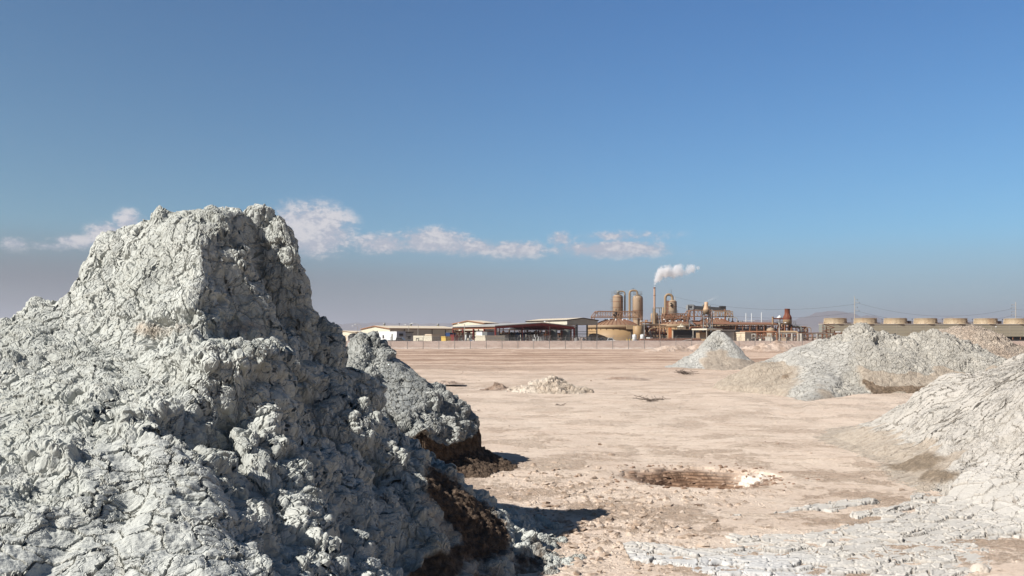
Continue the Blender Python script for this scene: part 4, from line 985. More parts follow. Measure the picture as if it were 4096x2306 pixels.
# shed equipment: frames with pipes and small machines
def skid(px, d, w, h, mat, label, seed, name='equipment_skid', cat='machine'):
    rnd = random.Random(seed); q = gp(px, d); o = thing(name, q, label, cat); L = mm(w, d)
    fr = MB()
    for a in (0, .5, 1):
        for b_ in (0, 1): fr.beam(q + E1 * (L * (a - .5)) + E2 * (1.6 * b_), q + E1 * (L * (a - .5)) + E2 * (1.6 * b_) + UP * h, .1)
    for z in (h * .35, h): 
        for b_ in (0, 1): fr.beam(q - E1 * L / 2 + E2 * (1.6 * b_) + UP * z, q + E1 * L / 2 + E2 * (1.6 * b_) + UP * z, .1)
    fr.build('frame', mat, o)
    for k in range(3):
        a = rnd.uniform(-.4, .4) * L; r = rnd.uniform(.2, .45)
        MB().lathe(q + E1 * a + E2 * .8, [(0, .02), (r, .02), (r, h * rnd.uniform(.4, .8)), (r * .4, h * .85), (0, h * .86)], n=14).build('vessel', rnd.choice([M['grey'], M['white'], M['greygreen'], M['rust2']]), o)
    pi = MB()
    for k in range(5):
        z = rnd.uniform(.4, h); pi.tube([q + E1 * (L * rnd.uniform(-.5, 0)) + UP * z, q + E1 * (L * rnd.uniform(.1, .5)) + UP * z, q + E1 * (L * rnd.uniform(.1, .5)) + UP * .3 + E2 * .5], .07, n=6, bend=.2)
    pi.build('pipework', M['grey'], o); return o
skid(1838, 236, 28, 3.1, M['rust'], 'rack of pipes under the leftmost bay of the red shed', 1)
skid(1875, 243, 34, 3.0, M['dark'], 'dark pipe rack behind the drums in the left bay', 2)
skid(2130, 240, 30, 2.4, M['grey'], 'grey machine skid in the centre of the shed opening', 3)
skid(2165, 238, 24, 2.0, M['white'], 'white framed machine by the right centre column of the shed', 4)
skid(2190, 243, 24, 2.6, M['rust2'], 'brown pump skid left of the dark grey shed tanks', 6)
skid(2312, 250, 22, 2.2, M['grey'], 'stack of grey frames right of the last red column', 7)
skid(2350, 252, 40, 1.9, M['dark'], 'dark clutter of machines under the grey canopy building', 8)
q = gp(2305, 246); ba = MB().obox(q, E1 * 1.6, E2 * .1, UP * 1.9)
st = MB()
for k in range(6): st.obox(q + UP * (.3 * k) + E1 * (.0), E1 * 1.1, E2 * 1.0, UP * .06)
for s_ in (0, 1.1): st.beam(q + E1 * s_, q + E1 * s_ + UP * 1.9, .07)
solo(st, 'shelf_rack', M['white'], q, 'white shelf ladder rack beside the rightmost red column', 'rack')

# cream-gabled hall behind the left half of the shed
c2 = gp(1938, 278); L2c = along(c2, E2, 1811); L1c = along(c2, E1, 1990)
gable_building('storage_hall', c2, L1c, L2c, zz(1294, 278), zz(1284.5, 288), 0, 1, (M['cream'], M['creamshade'], M['creamroof']), 'cream gabled hall rising behind the left half of the red shed', 'hall', trim=M['rust2'])
# high canopy hall on columns at the right
c3 = gp(2268.5, 264); L2d = along(c3, E2, 2104.5); L1d = along(c3, E1, 2391)
zt, zb = zz(1281.5, 264), zz(1299.5, 264)
o3, P3 = gable_building('canopy_hall', c3, L1d, L2d, zt, zz(1275, 272), zb, 2, (M['creamshade'], M['cream'], M['creamroof']), 'high canopy hall on dark columns with cream side and ribbed gable in grey shade', 'hall', over=.2, trim=M['dark'])
for a in (0.2, L1d * .33, L1d * .66, L1d - .2):
    for b_ in (0.2, L2d * .5, L2d - .2):
        MB().beam(P3(b_, a, 0), P3(b_, a, zb), .36 if a < L1d * .9 else .28).build('column', M['dark'] if a < L1d * .9 else M['grey'], o3)
cb = MB()
for b_ in (0.2, L2d - .2): cb.cyl(P3(b_, 0, 2.9), P3(b_, L1d, 2.9), .10, n=6); cb.cyl(P3(b_, 0, 3.6), P3(b_, L1d, 3.6), .07, n=6)
cb.build('pipework', M['dark'], o3)
# white building far behind the shed opening
crate(2130, 2160, 330, 1331, 1364, M['white'], 'white block seen through the back of the shed', 'white_block', 'building', depth=6)
crate(2175, 2215, 335, 1333, 1364, M['cream'], 'pale block seen through the back of the shed right of the white one', 'pale_block', 'building', depth=6)
crate(2060, 2110, 335, 1334, 1364, M['creamshade'], 'dull block seen behind the blue tanks through the shed', 'dull_block', 'building', depth=6)
# ================================================================ THE GEOTHERMAL WORKS
def clarifier(px, d, ring_px, wall_px, dome_px, y_eave, y_ringbot, y_apex, flat_px, nrib, label, mats, streaks=()):
    q = gp(px, d); rr, rw, rd, rf_ = mm(ring_px, d), mm(wall_px, d), mm(dome_px, d), mm(flat_px, d)
    z1, z0, za = zz(y_eave, d), zz(y_ringbot, d), zz(y_apex, d)
    o = thing('clarifier_tank', q, label, 'round tank')
    MB().lathe(q, [(rw, 0), (rw, z0), (rw * .9, z0)], 72).build('tank_wall', mats[0], o)
    MB().lathe(q, [(rw - .1, z0 - .05), (rr, z0 + .12), (rr + .06, z0 + .5), (rr, z1), (rr - .25, z1 + .08), (rd, z1 + .1)], 72).build('launder_ring', mats[1], o)
    dp = [(rd + .25, z1 + .06)]
    for k in range(9):
        t_ = k / 8; r = rd + (rf_ - rd) * t_; dp.append((r, z1 + .15 + (za - z1 - .15) * (math.sin(t_ * math.pi / 2) ** .85)))
    dp.append((0.02, za + .03))
    dm = MB().lathe(q, dp, 72).build('dome_roof', mats[2], o)
    rb = MB()
    for k in range(nrib):
        a = 2 * math.pi * k / nrib; e = Vector((math.cos(a), math.sin(a), 0))
        pts = [q + e * r + UP * (z + .05) for r, z in dp[1:-1]]
        for a_, b_ in zip(pts[:-1], pts[1:]): rb.beam(a_, b_, .16, .16)
    rb.build('dome_ribs', M['rust'], o)
    nz = MB()
    for k in range(10):
        a = 2 * math.pi * (k + .3) / 10; e = Vector((math.cos(a), math.sin(a), 0)); t_ = .55; r = rd + (rf_ - rd) * t_; z = z1 + (za - z1) * (math.sin(t_ * math.pi / 2) ** .85)
        nz.cyl(q + e * r + UP * (z - .1), q + e * r + UP * (z + .5), .22, n=8)
    nz.build('nozzles', M['white'], o)
    br = MB()
    for k in range(28):
        a = 2 * math.pi * k / 28; e = Vector((math.cos(a), math.sin(a), 0)); br.beam(q + e * (rw + .02) + UP * (z0 - .55), q + e * (rr - .1) + UP * (z0 + .1), .1)
    br.build('brackets', M['rust'], o)
    return o, q, z1, za, rr, rd
def truss_walk(o, q, d, pxL, pxR, yT, yB, inset, dirv, width, npan, mat, legs=()):
    """a box truss across a tank: two side trusses with verticals and diagonals"""
    ctr = Vector((q.x, q.y, 0)); a0 = along(ctr, dirv, pxL); a1 = along(ctr, dirv, pxR)
    zb, zt = zz(yB, d), zz(yT, d); nrm = dirv.cross(UP).normalized(); t_ = MB(); ins = (a1 - a0) * inset
    for sgn in (-1, 1):
        off = nrm * sgn * width / 2
        def Q(a, z): return ctr + dirv * a + off + UP * z
        t_.beam(Q(a0, zb), Q(a1, zb), .22, .30); t_.beam(Q(a0 + ins, zt), Q(a1 - ins, zt), .22, .26)
        t_.beam(Q(a0, zb), Q(a0 + ins, zt), .24); t_.beam(Q(a1, zb), Q(a1 - ins, zt), .24)
        xs_ = np.linspace(a0 + ins, a1 - ins, npan + 1)
        for k, a in enumerate(xs_):
            t_.beam(Q(a, zb), Q(a, zt), .15)
            if k < npan:
                if k < npan / 2: t_.beam(Q(a, zt), Q(xs_[k + 1], zb), .13)
                else: t_.beam(Q(a, zb), Q(xs_[k + 1], zt), .13)
    for a in np.linspace(a0 + ins, a1 - ins, npan // 2 + 1):
        t_.beam(ctr + dirv * a - nrm * width / 2 + UP * zt, ctr + dirv * a + nrm * width / 2 + UP * zt, .12); t_.beam(ctr + dirv * a - nrm * width / 2 + UP * zb, ctr + dirv * a + nrm * width / 2 + UP * zb, .12)
    wk = t_.build('walkway_truss', mat, o)
    fl = MB().obox(ctr + dirv * a0 - nrm * (width / 2 - .15) + UP * (zb + .05), dirv * (a1 - a0), nrm * (width - .3), UP * .08); fl.build('floor_plate', M['rust2'], wk)
    lg = MB()
    for a in (a0 + .3, a1 - .3):
        for sgn in (-1, 1): lg.beam(ctr + dirv * a + nrm * sgn * width / 2, ctr + dirv * a + nrm * sgn * width / 2 + UP * zb, .26)
    lg.build('legs', mat, wk)
    return wk
TR = Vector((math.cos(R(12)), math.sin(R(12)), 0))
oA, qA, zA, zaA, rrA, rdA = clarifier(2464, 285, 116, 112, 86, 1303.5, 1315, 1277.5, 12, 30, 'first big round ochre tank with ribbed dome and truss walkway beside the sheds', (M['ochre'], M['tan'], M['roofbrown']))
truss_walk(oA, qA, 285, 2368, 2562, 1247, 1270, .09, TR, 2.6, 8, M['truss'])
bx = MB().obox(gp(2507, 274, zz(1318, 274)), Vector((3.8, 0, 0)), Vector((0, 1.5, 0)), UP * 1.15); bx.build('outlet_box', M['tan'], oA)
sl_ = MB(); q0 = gp(2524, 275.5); 
for k in range(12): sl_.obox(q0 + UP * (.45 * k + .2), Vector((.75, 0, 0)), Vector((0, 1, 0)), UP * .06)
for s_ in (0, .75): sl_.beam(q0 + Vector((s_, 0, 0)), q0 + Vector((s_, 0, 0)) + UP * 5.6, .08)
sl_.build('ladder', M['grey'], oA)
pl = MB(); c_ = qA + UP * zaA
pl.cyl(c_ + UP * .2, c_ + UP * 2.3, .55, n=12); pl.cyl(c_ + UP * 2.3 , c_ + UP * 3.4, .12, n=6); pl.obox(c_ + Vector((-1, -.8, 1.1)), Vector((2, 0, 0)), Vector((0, 1.6, 0)), UP * .5)
pl.build('drive_unit', M['dark'], oA)
oB, qB, zB, zaB, rrB, rdB = clarifier(2703.5, 302, 79, 77, 61, 1300, 1311, 1286, 26, 22, 'second round ochre tank with a rust streak down its wall', (M['ochre'], M['tan'], M['roofbrown']))
truss_walk(oB, qB, 302, 2650, 2748, 1256, 1275, .04, TR, 2.4, 10, M['truss'])
rs = MB(); q0 = gp(2644, 295.5); rs.lathe(qB, [(0, 0)], 4) if False else None
a_ = math.atan2(-1, -.55)
for k in range(3): rs.obox(qB + Vector((math.cos(a_ + k * .05), math.sin(a_ + k * .05), 0)) * (mm(77, 302) + .0) + UP * (.4 + .5 * k), Vector((-.35, .1, 0)) * 1.3, Vector((0, -.04, 0)), UP * (zz(1311, 302) - .5 - .5 * k))
rs.build('rust_streak', paint('orange_rust', (.38, .12, .04), dirt=.5, dcol=(.5, .25, .10)), oB)
cl_ = MB(); rnd = random.Random(3)
for k in range(46):
    x = rnd.uniform(-5, 5); y = rnd.uniform(-3, 3); z = zz(1281, 302) + rnd.uniform(-.5, 1.6); c_ = qB + Vector((x, y, z))
    if k % 3 == 0: cl_.cyl(c_, c_ + UP * rnd.uniform(.4, 1.3), rnd.uniform(.12, .35), n=8)
    else: cl_.tube([c_, c_ + Vector((rnd.uniform(-1.5, 1.5), 0, 0)), c_ + Vector((rnd.uniform(-1.5, 1.5), 0, rnd.uniform(-1.4, -.3)))], rnd.uniform(.07, .16), n=6)
cl_.build('valve_cluster', M['rust2'], oB)
oC, qC, zC, zaC, rrC, rdC = clarifier(2852, 335, 92, 90, 80, 1301.5, 1313, 1273, 8, 36, 'third big round tank with wide ribbed dome behind the flare stack', (M['ochre'], M['tan'], M['roofbrown']))
truss_walk(oC, qC, 335, 2740, 2926, 1243.5, 1267, .08, TR, 3.2, 11, M['truss'])
# second truss layer of pipes beside it
sk1 = MB()
for k in range(9):
    a = along(Vector((qC.x, qC.y, 0)), TR, 2852 + k * 8); c_ = Vector((qC.x, qC.y, 0)) + TR * a - Vector((0, 2.4, 0))
    sk1.tube([c_ + UP * zz(1268, 335), c_ + UP * zz(1250 - (k % 3) * 1.5, 335), c_ + Vector((.8, 0, 0)) + UP * zz(1247, 335), c_ + Vector((.85, 0, 0)) + UP * zz(1264, 335)], .14, n=6, bend=.3)
sk1.build('pipe_bundle', M['tan2'], oC)

# ---- tall vessels ---------------------------------------------------------------------------------------
def vessel(px, d, w, ytop, ybot, bands, mat, label, name='separator_vessel', skirt=True):
    q = gp(px, d); r = mm(w, d) / 2; zt = zz(ytop, d); zs = zt - r * .75; zb = zz(ybot, d)
    o = thing(name, q, label, 'vessel')
    pr = [(0, zb - r * .5), (r * .6, zb - r * .35), (r, zb)] + [(r, zs)] + [(r * math.cos(a), zs + (zt - zs) * math.sin(a)) for a in np.linspace(.18, 1.5, 8)] + [(0, zt)]
    MB().lathe(q, pr, 40).build('shell', mat, o)
    b = MB()
    for y in bands: b.lathe(q + UP * zz(y, d), [(r, -.08), (r + .05, -.08), (r + .05, .08), (r, .08)], 40)
    if bands: b.build('band', M['rust2'], o)
    MB().lathe(q, [(r * .92, 0), (r * .92, zb)], 32).build('skirt', mat, o)
    return o, q, r, zt, zs
def plat(o, q, r, z, rail=1.0, mat='grey', arc=(0, 2 * math.pi), n=20):
    p = MB(); a0, a1 = arc
    for k in range(n):
        a, b_ = a0 + (a1 - a0) * k / n, a0 + (a1 - a0) * (k + 1) / n
        e, f = Vector((math.cos(a), math.sin(a), 0)), Vector((math.cos(b_), math.sin(b_), 0))
        p.beam(q + e * r + UP * z, q + f * r + UP * z, .5, .10)
        for zz_ in (rail * .5, rail): p.beam(q + e * r + UP * (z + zz_), q + f * r + UP * (z + zz_), .045)
        if k % 2 == 0: p.beam(q + e * r + UP * z, q + e * r + UP * (z + rail), .05)
    p.build('platform', M[mat], o)
def ladder(o, p, z0, z1, w=.45, cage=True, mat='grey'):
    l = MB(); s = Vector((w / 2, 0, 0))
    for sg in (-1, 1): l.beam(p + s * sg + UP * z0, p + s * sg + UP * z1, .06)
    for k in range(int((z1 - z0) / .6)): l.beam(p - s + UP * (z0 + .6 * k), p + s + UP * (z0 + .6 * k), .045)
    if cage:
        for k in range(int((z1 - z0 - 2) / 1.2)): l.lathe(p + Vector((0, -.35, z0 + 2 + 1.2 * k)), [(.36, 0), (.40, 0), (.40, .06), (.36, .06)], 10)
    l.build('ladder', M[mat], o)
v1, q, r, zt, zs = vessel(2471.5, 318, 41, 1177, 1262, (1189, 1208, 1231), M['tan2'], 'left one of the two tall tan vessels behind the first big tank')
plat(v1, q, r * .8, zt + .15); ladder(v1, q + Vector((-r - .3, 0, 0)), 6, zt + 1, cage=True)
for y in (1200, 1208, 1230, 1237): MB().obox(gp(2441, 318, zz(y, 318)), Vector((mm(9, 318), 0, 0)), Vector((0, .9, 0)), UP * .12).build('side_landing', M['grey'], v1)
MB().tube([gp(2473, 318, zt - .2), gp(2473, 318, zz(1167, 318)), gp(2499.5, 318, zz(1166, 318)), gp(2499.5, 318, zz(1262, 318))], mm(3.1, 318), n=12, bend=1.1).build('vapour_pipe', M['tan2'], v1)
MB().lathe(gp(2473, 318, zz(1170, 318)), [(.0, -.4), (.55, -.4), (.6, .3), (.3, .6), (0, .6)], 14).build('valve', M['greygreen'], v1)
sm_ = MB().beam(q + Vector((r * .42, -r * .93, 0)) + UP * zz(1262, 318), q + Vector((r * .42, -r * .93, 0)) + UP * zs, .12); sm_.build('seam_pipe', M['rust2'], v1)
v2, q, r, zt, zs = vessel(2551, 312, 41.5, 1180, 1280, (1243,), M['tan2'], 'right one of the two tall tan vessels behind the first big tank')
plat(v2, q, r * .8, zt + .15); ladder(v2, q + Vector((-r - .5, -.3, 0)), 6, zt + 1)
MB().tube([gp(2550, 312, zt - .2), gp(2548, 312, zz(1163.5, 312)), gp(2518, 312, zz(1162.5, 312)), gp(2518, 312, zz(1280, 312))], mm(4.1, 312), n=14, bend=1.5).build('vapour_pipe', M['tan'], v2)
MB().cyl(gp(2533, 312, zz(1163, 312)), gp(2533, 312, zz(1152, 312)), .05, n=5).beam(gp(2527, 312, zz(1156, 312)), gp(2541, 312, zz(1156, 312)), .06).build('top_mast', M['dark'], v2)
MB().beam(q + Vector((r * .5, -r * .88, 0)) + UP * zz(1280, 312), q + Vector((r * .5, -r * .88, 0)) + UP * zs, .12).build('seam_pipe', M['rust2'], v2)
MB().obox(gp(2540, 309.4, zz(1190, 309)), Vector((0.3, 0, 0)), Vector((0, -.1, 0)), UP * .25).build('nozzle', M['dark'], v2)
v3, q, r, zt, zs = vessel(2690.5, 322, 33, 1200, 1290, (1208, 1226.5, 1249), M['tan2'], 'single tall tan vessel with a big hooked pipe right of the chimney')
plat(v3, q, r * 1.25, zz(1254, 322)); ladder(v3, q + Vector((-r - .6, 0, 0)), 5, zt)
arc = [gp(2690, 322, zt - .2), gp(2689, 322, zz(1193, 322))]
for a in np.linspace(0, math.pi, 12): arc.append(Vector((mm(2675.3 - CXP, 322) + mm(14, 322) * math.cos(a), 322, zz(1192, 322) + mm(13, 322) * math.sin(a))))
arc += [gp(2661.3, 322, zz(1250, 322)), gp(2661.3, 322, zz(1300, 322))]
MB().tube(arc, mm(5.2, 322), n=16).build('hooked_pipe', M['tan'], v3)
MB().cyl(gp(2685, 322, zz(1180, 322)), gp(2685, 322, zz(1158, 322)), .045, n=5).build('mast', M['dark'], v3)
for y in (1216, 1225): MB().lathe(gp(2684, 320.3, zz(y, 320)), [(0, 0), (.32, .0), (.32, .35), (0, .4)], 10).build('nozzle', M['dark'], v3)
dk = MB().lathe(gp(2671, 325), [(mm(5.5, 325), 0), (mm(5.5, 325), zz(1205, 325)), (0, zz(1203, 325))], 20); solo(dk, 'riser_column', M['rust'], gp(2671, 325), 'dark brown riser column between the hooked pipe and its vessel', 'column')
ex = MB().lathe(gp(2652, 326), [(mm(4, 326), 0), (mm(4, 326), zz(1232, 326)), (0, zz(1229, 326))], 18); solo(ex, 'slim_vessel', M['tan2'], gp(2652, 326), 'slim tan vessel left of the hooked pipe', 'vessel')

# chimney and its squat vessel
q = gp(2618, 306); ch = thing('chimney_stack', q, 'tall slim tan chimney with steam blowing from its top', 'chimney')
d = 306
MB().cyl(q + UP * zz(1235, d), q + UP * zz(1150.5, d), mm(4.0, d), mm(3.8, d), n=20, cap=False).build('flue', M['truss'] if False else paint('pale_stack', (.50, .34, .25), dirt=.35, dcol=(.30, .15, .08)), ch)
MB().cyl(q, q + UP * zz(1235, d), mm(5.0, d), mm(4.7, d), n=20).build('base_flue', M['tan'], ch)
MB().lathe(q + UP * zz(1151.5, d), [(mm(3.8, d), -.3), (mm(4.3, d), -.3), (mm(4.3, d), .12), (mm(3.5, d), .12)], 20).lathe(q + UP * zz(1183, d), [(mm(3.9, d), -.1), (mm(4.4, d), -.1), (mm(4.4, d), .1), (mm(3.9, d), .1)], 20).build('rim', M['rust'], ch)
sq, q, r, zt, zs = vessel(2618, 311, 31, 1250, 1300, (1277,), M['tan2'], 'squat tan vessel standing right behind the chimney base', name='squat_vessel')
fr = MB(); d = 308
for px in (2611, 2637, 2647):
    fr.beam(gp(px, d), gp(px, d, zz(1231 if px > 2611 else 1233, d)), .22)
fr.beam(gp(2611, d, zz(1232.5, d)), gp(2648, d, zz(1232.5, d)), .2, .35)
for y in (1262, 1285): fr.beam(gp(2630, d, zz(y, d)), gp(2648, d, zz(y, d)), .2)
fr.beam(gp(2637, d, zz(1262, d)), gp(2647, d, zz(1285, d)), .14); fr.beam(gp(2637, d, zz(1240, d)), gp(2647, d, zz(1262, d)), .14)
solo(fr, 'pipe_gantry', M['grey'], gp(2637, d), 'grey steel gantry linking chimney and slim vessel', 'gantry')
# small round tank in front of the first big tank, two whitish totes
vt = vtank(2552.5, 268, 41, zz(1306, 268), M['ochre'], 'small round ochre tank standing against the right side of the first big tank', top='flat', n=40)
for px, lab in ((2538, 'left one of two whitish tanks with blue marks before the small ochre tank'), (2569.5, 'right one of two whitish tanks with blue marks before the small ochre tank')):
    o = vtank(px, 258, 17, zz(1340, 258), M['white'], lab, 'tote_tank', 'tank', top='flat', group='whitish tote tanks')
    q = gp(px, 258); b = MB()
    for k in (-.28, .1, .35): b.obox(q + Vector((k - .1, -mm(8.7, 258), .6)), Vector((.16, 0, 0)), Vector((0, -.03, 0)), UP * .55)
    b.build('blue_marking', M['bluegrey'], o)
crate(2586, 2600, 262, 1351, 1364, M['white'], 'white box on the pad right of the whitish tanks', 'equipment_box', 'box', depth=1)
crate(2530, 2578, 256, 1359, 1364, M['rust'], 'low rust-brown plinth under the whitish tanks', 'plinth', 'plinth', depth=1)
# cream tank with lifting ring
q = gp(2725.5, 282); ct = thing('cream_tank', q, 'small cream tank with a lifting ring above the dark low building', 'tank'); r = mm(17, 282)
MB().lathe(q, [(r, 0), (r, zz(1309, 282)), (r * 1.04, zz(1309, 282)), (r * 1.0, zz(1307, 282)), (r * .3, zz(1303.5, 282)), (0, zz(1303.5, 282))], 32).build('tank_body', M['cream'], ct)
hp = [q + UP * zz(1303.5, 282) + Vector((math.cos(a) * .32, 0, math.sin(a) * .45 + .1)) for a in np.linspace(-.2, math.pi + .2, 12)]
MB().tube(hp, .08, n=7).build('lifting_ring', M['cream'], ct)

# dark low building, pad roof, tan block, curtain shed, cream boxes
def slab_building(px0, pxc, px1, d, ytop, mats, label, name, cat, roof=None, over=.2, roof_t=.25):
    """two visible faces: px0..pxc is the face along E2, pxc..px1 the face along E1"""
    q = gp(pxc, d); LB_ = along(q, E2, px0); LA_ = along(q, E1, px1); h = zz(ytop, d)
    o = thing(name, q, label, cat)
    for a_ in (0, LA_ - .2): MB().obox(q + E1 * a_, E2 * LB_, E1 * .2, UP * h).build('side_wall', mats[0], o)
    for a_ in (0, LB_ - .2): MB().obox(q + E1 * .2 + E2 * a_, E1 * (LA_ - .4), E2 * .2, UP * (h - .01)).build('front_wall', mats[1], o)
    MB().obox(q - E1 * over - E2 * over + UP * (h + .003), E1 * (LA_ + 2 * over), E2 * (LB_ + 2 * over), UP * roof_t).build('roof', roof or mats[0], o)
    return o, q, LA_, LB_, h
slab_building(2690, 2692, 2796, 262, 1322, (M['pole'], M['dark']), 'long dark low building under the cream tank', 'low_building', 'building', roof=M['dark'])
slab_building(2784, 2830, 2850, 258, 1330, (M['tan'], M['dark']), 'tan block wall behind the left flank of the pointed cone', 'tan_block', 'building', roof=M['dark'])
q = gp(2827, 254); pr_ = thing('flat_canopy', q, 'flat canopy with a bright cream edge above the pointed cone', 'canopy')
Lc = along(q, E2, 2767); La = along(q, E1, 2890)
MB().obox(q + UP * zz(1321, 254), E2 * Lc, E1 * La, UP * mm(6.0, 254)).build('roof', M['cream'], pr_)
for a in (.3, La - .3):
    for b_ in (.3, Lc - .3): MB().beam(q + E1 * a + E2 * b_, q + E1 * a + E2 * b_ + UP * zz(1321, 254), .2).build('post', M['pole'], pr_)
o_, q, LA_, LB_, h = slab_building(2868, 2885, 2937, 262, 1325, (M['conc'], M['tarp']), 'grey curtain-sided shed just right of the pointed cone top', 'curtain_shed', 'shed', roof=M['conc'], roof_t=.45)
s_ = MB()
for k in range(9): s_.beam(q - E2 * .05 + E1 * (LA_ * (k + .5) / 9) + UP * (h - .35), q - E2 * .05 + E1 * (LA_ * (k + .9) / 9) + UP * (h - .05), .1)
s_.build('eave_clips', M['dark'], o_)
o_, q, LA_, LB_, h = slab_building(2938, 2980, 3006, 262, 1332.5, (M['creamroof'], M['creamshade']), 'bright cream box building with a vertical seam below the pipe rack', 'cream_box_building', 'building', roof=M['creamroof'])
MB().beam(q + E2 * (LB_ * .38) - E1 * .05, q + E2 * (LB_ * .38) - E1 * .05 + UP * h, .08).build('seam', M['tan'], o_)
big = MB().cyl(gp(2560, 250, .8), gp(2800, 258, .9), .72, n=18); solo(big, 'ground_pipe', M['rust'], gp(2680, 254), 'thick dark brown pipe lying behind the berm left of the cone', 'pipe')
hs = MB()
for k in range(3): hs.tube([gp(2720 + 8 * k, 247, .75), gp(2742, 248, 1.0 + .05 * k), gp(2768, 248, 1.25)], .10, n=6)
solo(hs, 'pipe_bundle', M['pole'], gp(2744, 248), 'thin cream pipes lying in front of the dark low building', 'pipe')

# duct box up in the air behind tank C
d = 352; q = gp(2750, d); dx0, dx1 = 2750, 2908
du = thing('overhead_duct', q, 'long grey-green box duct raised on legs above the third dome', 'duct')
A_, B_ = gp(2775, d), gp(2903, d + 22); dv = (B_ - A_); dn_ = dv.normalized()
MB().obox(A_ + UP * zz(1238, d), dv, dn_.cross(UP) * -3.5, UP * mm(14, d)).build('duct', M['greygreen'], du)
fr = MB()
for px in (2752, 2774):
    fr.beam(gp(px, d - .5, zz(1238, d)), gp(px, d - .5, zz(1222.5, d)), 1.0)
fr.beam(gp(2750, d - .5, zz(1223, d)), gp(2776, d - .5, zz(1223, d)), .7); fr.beam(gp(2750, d - .5, zz(1236, d)), gp(2776, d - .5, zz(1236, d)), .7)
fr.build('end_frame', M['grey'], du)
MB().obox(gp(2754, d, zz(1235, d)), Vector((mm(18, d), 0, 0)), Vector((0, 2, 0)), UP * mm(10, d)).build('louvre', M['dark'], du)
for px in (2756, 2776, 2840, 2900): MB().beam(gp(px, d + 2), gp(px, d + 2, zz(1237, d)), .5).build('leg', M['rust2'], du)
for px in (2880, 2893): MB().obox(gp(px, d - 2, zz(1237, d)), Vector((mm(11, d), 0, 0)), Vector((0, 2, 0)), UP * mm(11, d)).build('fan_box', M['dark'], du)
for px, y in ((2812, 1219), (2838, 1221)): MB().lathe(gp(px, d + 3, zz(y + 5, d)), [(0, 0), (mm(4.5, d), 0), (mm(4.5, d), .3), (mm(2, d), .7), (0, .7)], 14).build('roof_fan', M['greygreen'], du)
MB().tube([gp(2830, d - 3, zz(1238, d)), gp(2840, d - 3, zz(1244, d)), gp(2925, d - 3, zz(1247, d))], .22, n=6).build('lower_pipe', M['grey'], du)

# flare stack on legs
d = 290; q = gp(2825, d); fs = thing('vent_stack', q, 'flared pale vent stack on a legged platform in front of the third dome', 'stack')
MB().lathe(q, [(mm(12.6, d), zz(1239, d)), (mm(9.0, d), zz(1228, d)), (mm(7.2, d), zz(1221, d)), (mm(6.9, d), zz(1209, d)), (mm(6.2, d), zz(1209, d)), (mm(6.4, d), zz(1222, d))], 32).build('flared_top', paint('pale_flare', (.52, .35, .22), dirt=.35, dcol=(.33, .17, .09)), fs)
MB().lathe(q, [(mm(13.2, d), zz(1239, d)), (mm(13.4, d), zz(1240, d)), (mm(13.4, d), zz(1258, d)), (0, zz(1258, d))], 32).build('drum', M['tan'], fs)
MB().lathe(q, [(0, zz(1258.5, d)), (mm(19, d), zz(1258.5, d)), (mm(19, d), zz(1257.5, d)), (0, zz(1257.6, d))], 32).build('platform', M['grey'], fs)
plat(fs, q, mm(18, d), zz(1257.5, d), mat='dark')
lg = []
for k, (sx, sy) in enumerate(((-1, -1), (1, -1), (1, 1), (-1, 1))):
    lg.append(MB().beam(q + Vector((sx * 1.5, sy * 1.5, 0)), q + Vector((sx * .9, sy * .9, zz(1258, d))), .24).build('leg', M['grey'], fs))
br = MB()
for (z0_, z1_) in ((0, 4), (4, 8)):
    br.beam(q + Vector((-1.5, -1.5, z0_)), q + Vector((1.3, -1.3, z1_)), .14); br.beam(q + Vector((1.5, -1.5, z0_)), q + Vector((-1.3, -1.3, z1_)), .14)
for z in (2.4, 4.8): br.obox(q + Vector((-2.6, -1.7, z)), Vector((5.6, 0, 0)), Vector((0, 3.2, 0)), UP * .12)
br.build('bracing', M['grey'], fs)
tw = MB(); p_ = gp(2808, d - 1)
for sx in (0, 1.6):
    for sy in (0, 1.6): tw.beam(p_ + Vector((sx, sy, 0)), p_ + Vector((sx, sy, zz(1262, d))), .12)
for k in range(9): tw.beam(p_ + Vector((0, 0, k)), p_ + Vector((1.6, 0, k + .9)), .09); tw.obox(p_ + UP * k, Vector((1.6, 0, 0)), Vector((0, 1.6, 0)), UP * .05)
tw.build('stair_cage', M['rust2'], fs)
lp = MB().tube([gp(2848, d, 0), gp(2850, d, zz(1241, d)), gp(2846, d, zz(1239, d))], .16, n=8, bend=.6); lp.build('grey_riser', M['grey'], fs)
# leaning conveyor-like brace
sb = MB(); sb.beam(gp(2758, 296, zz(1280, 296)), gp(2781, 296, zz(1305, 296)), .5, .3); sb.beam(gp(2781, 296, zz(1305, 296)), gp(2781, 296, 0), .25); sb.beam(gp(2758, 296, zz(1280, 296)), gp(2758, 296, 0), .25)
solo(sb, 'inclined_stair', M['grey'], gp(2770, 296), 'pale inclined stair stringer coming down between the second and third domes', 'stair')

